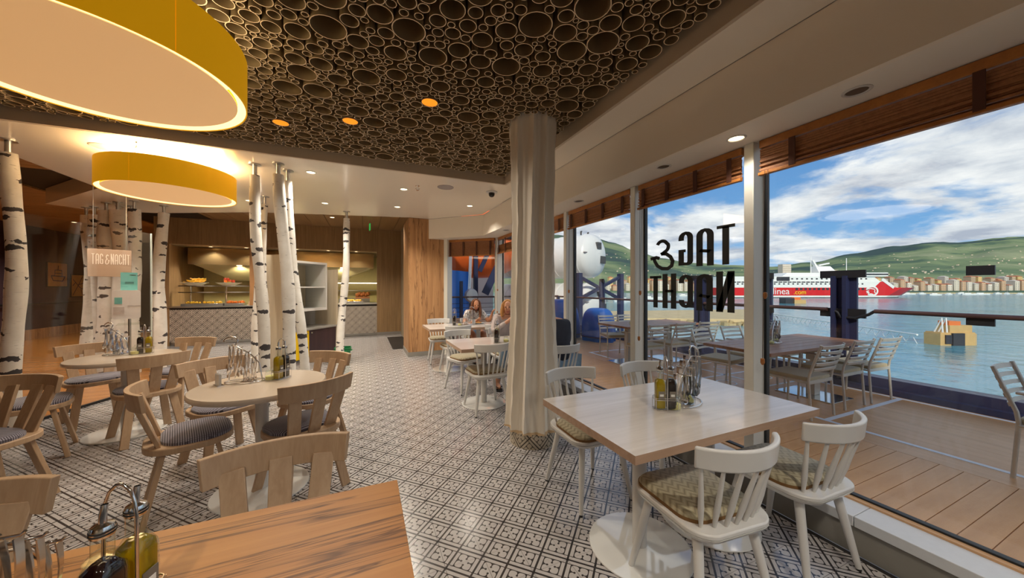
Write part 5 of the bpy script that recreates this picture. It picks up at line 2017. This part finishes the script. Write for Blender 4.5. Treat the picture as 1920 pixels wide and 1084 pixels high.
# ------------------------------------------------------------------ survival pods, covers and the lifeboat beside the ship
m_podw = mat('white_grp', srgb(226, 226, 222), .3)
m_tarp = speckle(mat('blue_tarp', srgb(36, 92, 170), .55), .2, 5)
m_orange = mat('lifeboat_orange', srgb(255, 118, 52), .35)
for (x, y, z, r, l) in ((8.25, 10.9, 2.66, .86, 'upper white survival pod beyond the railing'), (8.3, 10.9, .80, .80, 'lower white survival pod beyond the railing'), (7.7, 14.6, 2.85, .95, 'farther white survival pod behind the curtained pillar'), (7.7, 14.6, .75, .85, 'lower farther white survival pod behind the pillar')):
    pd = empty('survival_pod', (x, y, z), face(-.35, .94))
    MB().lathe([(.001, -.26), (r * .35, -.24), (r * .7, -.15), (r * .93, -.03), (r, .10), (r, 2.2), (r * .8, 2.4), (.001, 2.5)], 40).xform(Matrix.Rotation(-PI / 2, 4, 'X')).build('shell', m_podw, pd, smooth=40)
    for yb in (.25, .8, 1.4):
        MB().lathe([(r + .002, 0), (r + .02, .01), (r + .02, .07), (r + .002, .08)], 40, close=True).xform(Matrix.Translation((0, yb, 0)) @ Matrix.Rotation(-PI / 2, 4, 'X')).build('band', m_podw, pd, smooth=40)
    MB().box(-r * .2, r * .12, -.27, -.15, r * .28, r * .58).build('hatch', mat('hatch_grey', srgb(70, 70, 70), .5) if 'hatch_grey' not in bpy.data.materials else bpy.data.materials['hatch_grey'], pd)
    MB().box(r * .05, r * .5, -.26, -.1, -r * .35, -r * .02).build('hatch', bpy.data.materials['hatch_grey'], pd)
    MB().box(-r * .95, r * .95, -.12, -.06, r * .08, r * .12).build('seam', m_grey, pd)
    for s in (-.35, .2):
        MB().tube([(s * r, .4, r * .96), (s * r, .4, r * 1.12), (s * r + .05, .4, r * 1.12)], .03, 6).build('lug', m_black, pd)
    tag(pd, l, 'life raft', 'white survival pods')
cr = empty('pod_cradle', (7.75, 10.38, -2))
for x in (-.55, 1.35):
    MB().box(x - .08, x + .08, -.1, .1, 0, 3.95).build('column', m_navy, cr)
MB().bar((-.55, 0, 3.0), (1.35, 0, 3.85), .14, .1, (0, 1, 0)).build('brace', m_navy, cr)
MB().bar((-.55, .11, 3.85), (1.35, .11, 3.0), .14, .1, (0, 1, 0)).build('brace', m_navy, cr)
tag(cr, 'navy steel cradle with crossed braces between the survival pods', 'cradle')
for (x, y, sx_, sy_, h_, l) in ((5.2, 8.5, .62, .55, 1.08, 'tall blue tarpaulin cover on the terrace'), (5.86, 7.55, .40, .5, .86, 'lower blue tarpaulin cover beside the railing')):
    tp_ = empty('tarpaulin_cover', (x, y, 0))

    def drape(u, v, sx_=sx_, sy_=sy_, h_=h_):
        a = 2 * PI * u
        k = 1 - .55 * v ** 3
        f_ = 1 + .06 * math.sin(a * 7 + v * 3) * (1 - v) + .04 * math.sin(a * 3)
        return (sx_ * k * f_ * math.cos(a), sy_ * k * f_ * math.sin(a), h_ * (1 - (1 - v) ** 1.6) if v < 1 else h_)
    mb = MB().grid(drape, 48, 14, True)
    mb.f.append(tuple(range(13 * 48, 14 * 48)))
    mb.mi.append(0)
    mb.build('sheet', m_tarp, tp_, smooth=60)
    MB().lathe([(1.06, .1), (1.08, .1), (1.08, .13), (1.06, .13)], 48, sx=sx_, sy=sy_, close=True).build('rope', m_navy, tp_, smooth=50)
    tag(tp_, l, 'cover', 'blue tarpaulin covers')
lb = empty('lifeboat', (3.85, 13.2, 3.35))
# hull and canopy as one lofted body along X
def boat(u, v):
    a = 2 * PI * u
    s = -1 + 2 * v
    k = (1 - abs(s) ** 3.2) ** .5 if abs(s) < 1 else 0
    zc = math.sin(a)
    return (s * 2.4, math.cos(a) * 1.45 * k * (1.0 if zc < 0 else .92), zc * (1.55 if zc < 0 else 1.35) * max(k, .02))


MB().grid(boat, 40, 30, True).build('hull', m_orange, lb, smooth=60)
MB().grid(lambda u, v: ((-1 + 2 * v) * 2.3, -1.47 * (1 - abs(-1 + 2 * v) ** 3.2) ** .5 - .04 * math.sin(PI * u), -.1 + .12 * u), 4, 26).build('rubbing_strake', m_black, lb)
for x in (-1.4, -.4, .7):
    MB().cbox((x, -1.30, -.45), (.75, .06, .28), Matrix.Rotation(.25, 3, 'X')).build('side_window', m_black, lb)
tag(lb, 'orange enclosed lifeboat seen through the angled window', 'lifeboat')
dv = empty('davit', (3.55, 11.6, 0))
MB().bar((.2, .3, 0), (.1, 0, 2.6), .14, .14, (1, 0, 0)).build('arm', m_navy, dv)
MB().bar((.25, 0, 2.0), (.95, -.2, 3.6), .1, .14, (0, 1, 0)).build('arm', m_navy, dv)
MB().bar((.35, -.3, 1.2), (.85, -.3, 2.2), .26, .05, (1, 0, 0)).build('ladder_frame', m_navy, dv)
for k in range(4):
    MB().tube([(-.25 + k * .02, -.22 - .02 * k, 1.0), (-.12 + .03 * k, -.1, 3.4)], .012, 6).build('fall_wire', m_chrome, dv)
MB().lathe([(.001, -.12), (.2, -.12), (.24, 0), (.2, .12), (.001, .12)], 20).xform(Matrix.Translation((-.15, -.3, 1.15)) @ Matrix.Rotation(PI / 2, 4, 'X')).build('winch_drum', m_podw, dv, smooth=40)
tag(dv, 'navy lifeboat davit with wires below the orange hull', 'davit')
tb = empty('tarp_screen', (2.62, 11.75, 0))
MB().grid(lambda u, v: (-.62 + 1.5 * u, .03 * math.sin(u * 21 + v * 2), .35 + 1.75 * v - .12 * u * v), 40, 12).build('sheet', mat('bright_blue_tarp', srgb(60, 140, 240), .6), tb, smooth=60)
MB().tube([(-.62, 0, 0), (-.62, 0, 2.1)], .03, 8).build('pole', m_navy, tb)
MB().tube([(.88, 0, 0), (.88, 0, 2.0)], .03, 8).build('pole', m_navy, tb)
tag(tb, 'bright blue tarpaulin hung below the orange lifeboat', 'tarpaulin')
shw = MB().box(1.35, 6.4, 17.2, 17.4, 0, 6)
struct(shw.build('wall_ship', m_podw))
fr_ = empty('end_railing', (3.0, 10.2, 0))
for x in (-1.2, -.25, .9, 2.0, 3.2):
    MB().box(x - .045, x + .045, -.04, .04, 0, 1.62 if x == -.25 else 1.12).build('post', m_navy, fr_)
MB().tube([(-1.2, 0, 1.13), (3.2, 0, 1.13)], .028, 10).build('handrail', m_railwood, fr_, smooth=60)
for k in range(7):
    MB().tube([(-1.2, 0, .15 + .13 * k), (3.2, 0, .15 + .13 * k)], .007, 6).build('wire', m_blackmetal, fr_, smooth=60)
tag(fr_, 'navy railing with thin wires beyond the angled window', 'railing')

# ------------------------------------------------------------------ the harbour
ZW = -8.5


def cam_pt(u, dep, z=0.0):
    """a point at the given depth in front of the terrace; u is the sideways slope"""
    return (S_ * dep + C_ * u * dep, C_ * dep - S_ * u * dep, z)


m_sea = mat('sea', srgb(70, 118, 130), .06, spec=.35)
_t, _b = nt(m_sea)
_p = _t.pos()
_n1 = _t.noise(_t.v('MULTIPLY', _p, (.5, .5, 1)), .55, 4, .6, .3)
_n2 = _t.noise(_t.v('MULTIPLY', _p, (.05, .05, 1)), .6, 3, .6)
_t.put(_b.inputs['Base Color'], _t.mix(_n2, srgb(58, 128, 148), srgb(112, 176, 190)))
_t.put(_b.inputs['Normal'], _t.bump(_n1, .5, .35))
_t.put(_b.inputs['Roughness'], _t.m('ADD', .08, _t.m('MULTIPLY', _n2, .14)))
sea = struct(MB().add([(-9000, -9000, ZW), (9000, -9000, ZW), (9000, 9000, ZW), (-9000, 9000, ZW)], [(0, 1, 2, 3)]).build('sea', m_sea))
hullm = MB().box(-9, 6.7, -60, 60, -10, -.09)
struct(hullm.build('ship_side', m_podw))

SKY = [(-1.6, 470), (-.4, 430), (0, 440), (.125, 442), (.235, 446), (.30, 456), (.368, 472), (.44, 484), (.53, 494), (.68, 498), (.75, 500), (.88, 492), (1.0, 475), (1.13, 462), (1.25, 455), (1.5, 444), (1.8, 437), (2.4, 440), (3.4, 455)]


def skyline(u):
    for (a, ya), (b, yb) in zip(SKY, SKY[1:]):
        if a <= u <= b:
            t_ = (u - a) / (b - a)
            t_ = t_ * t_ * (3 - 2 * t_)
            return (538.7 - (ya + (yb - ya) * t_)) / 638.5
    return .1


SH0, SH1 = 600.0, 3300.0


def land(u, v):
    dep = SH0 + (SH1 - SH0) * v ** 1.5
    t_ = (dep - SH0) / (SH1 - SH0)
    e_ = t_ ** 1.25
    z = skyline(u) * SH1 * min(1, e_ * 1.04) * (1 if t_ < .96 else 1)
    nz = noise.fractal((u * 7, dep / 420, 3.3), 1.0, 2.0, 5)
    z = z * (1 + .10 * nz * (1 - t_ ** 4)) + ZW + 2 + 14 * t_ * nz
    if v == 0:
        z = ZW - 2
    x, y, _ = cam_pt(u, dep)
    return (x, y, z)


m_hill = mat('hillside', rough=1.0, spec=.0)
_t, _b = nt(m_hill)
_p = _t.pos()
_h1 = _t.noise(_t.v('MULTIPLY', _p, (.0011, .0011, .006)), 1.0, 6, .6, .4)
_h2 = _t.noise(_t.v('MULTIPLY', _p, (.02, .02, .02)), 1.0, 4, .65)
_hc = _t.ramp(_h1, [(.38, srgb(72, 90, 92)), (.46, srgb(98, 120, 98)), (.53, srgb(140, 156, 114)), (.64, srgb(166, 172, 134))])  # dark stops paint cloud shadows into the slopes, pale stops are grass
_t.put(_b.inputs['Base Color'], _t.mix(_t.m('MULTIPLY', _h2, .5), _hc, srgb(84, 100, 88)))
hills = MB().grid(lambda u, v: land(-1.6 + 5.0 * u, v), 240, 60)
hillo = struct(hills.build('hills', m_hill, smooth=80))

rh = random.Random(21)
hs = MB()
for k in range(600):
    u = rh.uniform(.15, 2.3)
    v = rh.random() ** 1.5 * .72 + .06
    x, y, z = land(u, v)
    s = rh.uniform(2.5, 5)
    hs.cbox((x, y, z + s * .3), (s * rh.uniform(1, 2), s, s * .8), Matrix.Rotation(rh.uniform(0, 3), 3, 'Z'))
o = hs.build('hillside_houses', mat('far_house', srgb(226, 204, 180), .8), hillo)
o['kind'] = 'stuff'

bcols = [mat('render_%d' % k, srgb(*c), .8) for k, c in enumerate(((224, 212, 192), (232, 198, 130), (214, 176, 140), (206, 196, 184), (236, 224, 206), (196, 170, 140)))]
m_roof = mat('terracotta', srgb(190, 116, 84), .8)
m_winrow = mat('window_row', srgb(110, 108, 104), .5)
NB = 0
for k in range(110):
    rowk = k % 2
    if k < 46:
        u = .28 + k * .0095 + rh.uniform(-.0012, .0012)
        wd = rh.uniform(6.5, 8.8)
    else:
        u = .98 + (k - 46) * .0098 + rh.uniform(-.0012, .0012)
        wd = rh.uniform(7, 9.3)
    dep = (635, 690)[rowk]
    ht = rh.uniform(11, 22) + 8 * rowk
    x, y, _ = cam_pt(u, dep)
    bt = empty('apartment_block', (x, y, ZW + 1.5), -YAW + rh.uniform(-.05, .05))
    MB().box(-wd / 2, wd / 2, -6, 6, 0, ht).build('facade', bcols[k % 6], bt)
    MB().prism([(-wd / 2 - .4, -6.4), (wd / 2 + .4, -6.4), (wd / 2 + .4, 6.4), (-wd / 2 - .4, 6.4)], ht, ht + 2.2, [(-wd / 2 + 2, -1), (wd / 2 - 2, -1), (wd / 2 - 2, 1), (-wd / 2 + 2, 1)]).build('roof', m_roof if k % 3 else bcols[3], bt)
    mb = MB()
    z = 3.0
    while z < ht - 2:
        n = max(2, int(wd / 3))
        for q in range(n):
            xx = -wd / 2 + wd * (q + .5) / n
            mb.box(xx - .6, xx + .6, -6.06, -6.0, z, z + 1.5)
        z += 3.1
    mb.build('windows', m_winrow, bt)
    tag(bt, ('cream', 'ochre', 'sandy', 'grey', 'white', 'tan')[k % 6] + (' red-roofed' if k % 3 else ' pale-roofed') + ' apartment block in the harbour town ' + ('behind the window lettering' if k < 46 else 'right of the red ferry'), 'building', 'harbour town behind the lettering' if k < 46 else 'harbour town right of the ferry')
tw = empty('tower_block', (*cam_pt(.80, 900)[:2], 0), -YAW)
MB().box(-11, 11, -8, 8, 0, 62).build('facade', bcols[3], tw)
for k in range(12):
    MB().box(-10.5, 10.5, -9.2, -8, 6 + k * 4.5, 7.6 + k * 4.5).build('balcony', bcols[4], tw)
tag(tw, 'tall balconied apartment tower above the red ferry', 'building')

# ferry
A0 = Vector((308.0, 224.3))
A1 = Vector((488.1, 145.9))
fv = A1 - A0
fy = empty('ferry', (A0.x, A0.y, ZW), math.atan2(fv.y, fv.x))
FL = fv.length
m_fred = mat('ferry_red', srgb(214, 28, 32), .35)
m_fwhite = mat('ferry_white', srgb(240, 238, 232), .35)
m_fdark = mat('ferry_dark', srgb(52, 52, 58), .5)
# hull outline in plan, pointed to the bow (+X)
def plan(x0, x1, w0, z0, z1, x1t=None):
    x1t = x1t or x1
    f_ = lambda e: [(x0, -w0), (e - 26, -w0), (e - 10, -w0 * .55), (e, -.3), (e, .3), (e - 10, w0 * .55), (e - 26, w0), (x0, w0)]
    return (f_(x1), z0, z1, f_(x1t))


MB().prism(*plan(0, FL - 16, 12.0, -2, .7)).build('boot_top', m_fdark, fy)
MB().prism(*plan(0, FL - 15, 12.1, .7, 2.2, FL - 13)).build('white_band', m_fwhite, fy)
MB().prism(*plan(0, FL - 13, 12.2, 2.2, 9.6, FL)).build('red_hull', m_fred, fy)
sp_ = MB()
sp_.prism([(0, -12), (FL - 34, -12), (FL - 34, 12), (0, 12)], 9.6, 15.6, [(2, -12), (FL - 40, -12), (FL - 40, 12), (2, 12)])
sp_.prism([(4, -11.5), (FL - 46, -11.5), (FL - 46, 11.5), (4, 11.5)], 15.6, 20.0, [(4, -11.5), (FL - 52, -11.5), (FL - 52, 11.5), (4, 11.5)])
sp_.prism([(60, -10), (120, -10), (120, 10), (60, 10)], 20, 23.5, [(66, -9), (116, -9), (116, 9), (66, 9)])
sp_.build('superstructure', m_fwhite, fy)
MB().prism([(FL - 52, -12.15), (FL - 33.8, -12.15), (FL - 24, -6), (FL - 24, 6), (FL - 33.8, 12.15), (FL - 52, 12.15)], 9.6, 15.2, [(FL - 46, -12.1), (FL - 40, -12.1), (FL - 38, -5), (FL - 38, 5), (FL - 40, 12.1), (FL - 46, 12.1)]).build('red_front', m_fred, fy)
MB().bar((FL - 45, -12.3, 17.5), (FL - 34, -12.3, 9.6), 2.6, .3, (1, 0, 0)).build('white_slash', m_fwhite, fy)
br = MB().box(FL - 62, FL - 40, -13, 13, 20, 23.6)
br.build('bridge', m_fwhite, fy)
MB().box(FL - 61, FL - 39.9, -13.1, 13.1, 21.2, 22.6).build('bridge_windows', m_fdark, fy)
MB().tube([(FL - 66, 0, 20), (FL - 66, 0, 38)], .3, 6).build('mast', m_fwhite, fy)
MB().tube([(96, 0, 20), (96, 0, 40)], .35, 6).build('mast', m_fwhite, fy)
fn_ = MB().prism([(100, -5), (118, -5), (118, 5), (100, 5)], 23, 30, [(98, -3), (112, -3), (112, 3), (98, 3)])
fn_.bar((101, 0, 29), (97, 0, 36), 3, 1.5, (0, 1, 0))
fn_.bar((103, 0, 31), (113, 0, 33), 2.5, 1.2, (0, 1, 0))
fn_.build('funnel', m_fwhite, fy)
wr = MB()
for k in range(17):
    if k in (12,):
        continue
    wr.box(71 + k * 4.1, 73.4 + k * 4.1, -12.35, -12.1, 10.6 - 3.3, 12.6 - 3.3)
for k in range(30):
    wr.box(8 + k * 4.3, 9.6 + k * 4.3, -12.06, -11.9, 12.4, 13.6)
for k in range(26):
    wr.box(8 + k * 4.3, 11.6 + k * 4.3, -12.06, -11.9, 14.2, 15.2)
for k in range(22):
    wr.box(40 + k * 4.6, 41.6 + k * 4.6, -11.7, -11.5, 17.2, 18.4)
wr.box(54, 66, -11.75, -11.5, 15.8, 19.6)
o = wr.build('window_rows', m_fdark, fy)
o['kind'] = 'stuff'
for txt, col, x, size in (('linea', m_fwhite, 49.5, 8.6), ('.com', mat('ferry_yellow', srgb(250, 214, 30), .5), 69.0, 6.0)):
    me = text_mesh(txt, size, .1)
    me.materials.clear()
    me.materials.append(col)
    o = bpy.data.objects.new('lettering', me)
    COL.objects.link(o)
    o.parent = fy
    o.location = (x, -12.42, 3.4)
    o.rotation_euler = (PI / 2, 0, 0)
    lab(o, 'white letters linea' if txt == 'linea' else 'yellow letters .com')
em = MB()
pl_ = lambda u, v, k: (FL - 54.5 + u, -12.35 - .15 * k, 6.4 + v)
ribbon(em, arc2(0, 0, 5.2, 4.2, -130, 165, 24), 1.5, pl_)
ribbon(em, [(-5.2, 1.6), (-1, 2.4), (2.6, 1.6)], .8, pl_)
ribbon(em, [(-5.4, -.6), (-3.2, .2), (-4.4, -1.6), (-2.8, -1.4), (-3.4, -3.4), (-1, -2.6), (1.2, -3.2)], .9, pl_)
ribbon(em, [(2.8, 1.2), (2.4, -.8), (3.2, -2)], .8, pl_)
lab(em.build('emblem', m_fwhite, fy), 'white round head emblem on the bow')
tag(fy, 'red and white ferry lying across the harbour', 'ferry')

# floating barges, jetty, boats
m_tan = speckle(mat('barge_timber', srgb(206, 168, 110), .7), .2, .8)
bg_ = empty('mooring_barge', (93.4, 23.8, ZW), math.atan2(-3.44, 7.89))
bg_.scale = (.74, .9, 1)
MB().box(-4.2, 4.2, -1.3, 1.3, -.4, 2.0).build('pontoon', m_tan, bg_)
MB().box(-4.0, 4.0, -1.2, 1.2, 2.0, 2.2).build('deck_plate', m_tan, bg_)
MB().box(-1.7, 1.0, -1.6, -1.3, 0, 2.1).build('fender', m_fdark, bg_)
MB().box(-3.2, -1.8, -1.5, -1.3, .3, 1.8).build('fender', m_fdark, bg_)
MB().box(-1.6, 3.6, -1.0, 1.0, 2.2, 3.4).build('deck_house', m_tan, bg_)
MB().box(-1.6, 1.1, -.9, .8, 3.4, 4.1).build('orange_crates', mat('crate_orange', srgb(230, 122, 60), .6), bg_)
rg = MB()
for x in (-3.4, -2.4):
    rg.tube([(x, -1.1, 2.2), (x, -1.0, 4.6), (x, .2, 2.2)], .14, 6)
rg.build('white_frame', m_fwhite, bg_)
tag(bg_, 'tan mooring barge with dark fenders floating near the terrace', 'barge')
b2 = empty('small_barge', (241, 123.2, ZW), math.atan2(-4.3, 9.9))
MB().box(-5.4, 0, -2.5, 2.5, -.4, 3.2).build('hull', m_fdark, b2)
MB().box(-1, 7, -2.5, 2.5, -.4, 2.2).build('hull', m_tan, b2)
MB().box(1, 5, -1, 1, 2.2, 3.8).build('cargo', bpy.data.materials['crate_orange'], b2)
tag(b2, 'small dark and tan barge in front of the red ferry', 'barge')
bm_ = empty('floating_boom', (70, 40, ZW))
p0, p1 = Vector((cam_pt(.76, 118)[0], cam_pt(.76, 118)[1])), Vector((89.0, 26.3))
MB().tube([(p0.x - 70, p0.y - 40, .8), (p1.x - 70, p1.y - 40, 1.6)], .16, 6).build('pipe', m_fwhite, bm_)
tr_ = MB()
for k in range(24):
    a = p0.lerp(p1, k / 24)
    b = p0.lerp(p1, (k + .5) / 24)
    c = p0.lerp(p1, (k + 1) / 24)
    tr_.tube([(a.x - 70, a.y - 40, .0), (b.x - 70, b.y - 40, .8 + .8 * k / 24), (c.x - 70, c.y - 40, 0)], .05, 4)
tr_.build('truss', m_fwhite, bm_)
tag(bm_, 'white truss gangway floating from the barge', 'gangway')
jt = MB().prism([(30, 100), (58, 77), (95, 54.5), (112, 62), (140, 81), (73, 97)], ZW - 1, ZW + 1.6)
jty = empty('stone_jetty', (0, 0, 0))
jt.build('quay', speckle(mat('quay_stone', srgb(206, 184, 140), .9), .2, .3), jty)
rk = MB()
for k in range(90):
    s_ = k / 89
    q = Vector((58, 77)).lerp(Vector((95, 54.5)), s_)
    rk.cbox((q.x + rh.uniform(-1, 1), q.y + rh.uniform(-1.2, .6), ZW + rh.uniform(-.1, .8)), (rh.uniform(.8, 2), rh.uniform(.8, 1.6), rh.uniform(.6, 1.4)), Matrix.Rotation(rh.uniform(0, 3), 3, 'Z') @ Matrix.Rotation(rh.uniform(-.4, .4), 3, 'X'))
o = rk.build('rubble', speckle(mat('rubble_stone', srgb(176, 156, 116), .9), .3, .5), jty)
o['kind'] = 'stuff'
tag(jty, 'low sand-coloured stone jetty beyond the far terrace table', 'jetty')
for k in range(24):
    if k < 10:
        u, dep = .30 + k * .034 + rh.uniform(-.01, .01), 240 + rh.uniform(0, 160)
    else:
        u, dep = 1.10 + (k - 10) * .036 + rh.uniform(-.012, .012), 420 + rh.uniform(0, 90)
    sb = empty('sailing_boat', (*cam_pt(u, dep)[:2], ZW), rh.uniform(-.6, .6) - YAW)
    s_ = rh.uniform(.8, 1.4)
    MB().prism([(-5 * s_, -1.2), (3 * s_, -1.4), (5.5 * s_, 0), (3 * s_, 1.4), (-5 * s_, 1.2)], -.3, 1.5, [(-5 * s_, -1.4), (3 * s_, -1.6), (6.2 * s_, 0), (3 * s_, 1.6), (-5 * s_, 1.4)]).build('hull', m_fwhite, sb)
    MB().box(-3 * s_, 1.5 * s_, -.9, .9, 1.5, 2.5).build('cabin', m_fwhite, sb)
    if k % 3:
        MB().tube([(0, 0, 1.5), (0, 0, 13 * s_)], .14, 5).build('mast', m_grey, sb)
    tag(sb, 'small white yacht moored ' + ('behind the window lettering' if k < 10 else 'off the town right of the ferry'), 'boat', 'yachts behind the lettering' if k < 10 else 'yachts off the town')
bq = MB().prism([(cam_pt(1.13, 540)[0], cam_pt(1.13, 540)[1]), (cam_pt(1.55, 520)[0], cam_pt(1.55, 520)[1]), (cam_pt(1.55, 530)[0], cam_pt(1.55, 530)[1]), (cam_pt(1.13, 552)[0], cam_pt(1.13, 552)[1])], ZW - 1, ZW + 1.4)
tag(bq.build('breakwater', bpy.data.materials['quay_stone']), 'long low breakwater beyond the ferry bow', 'breakwater')
for k, o in enumerate(list(bpy.data.objects)):
    if o.parent is None and o.type == 'MESH' and 'label' not in o and o.get('kind') != 'structure':
        print('UNLABELLED', o.name)
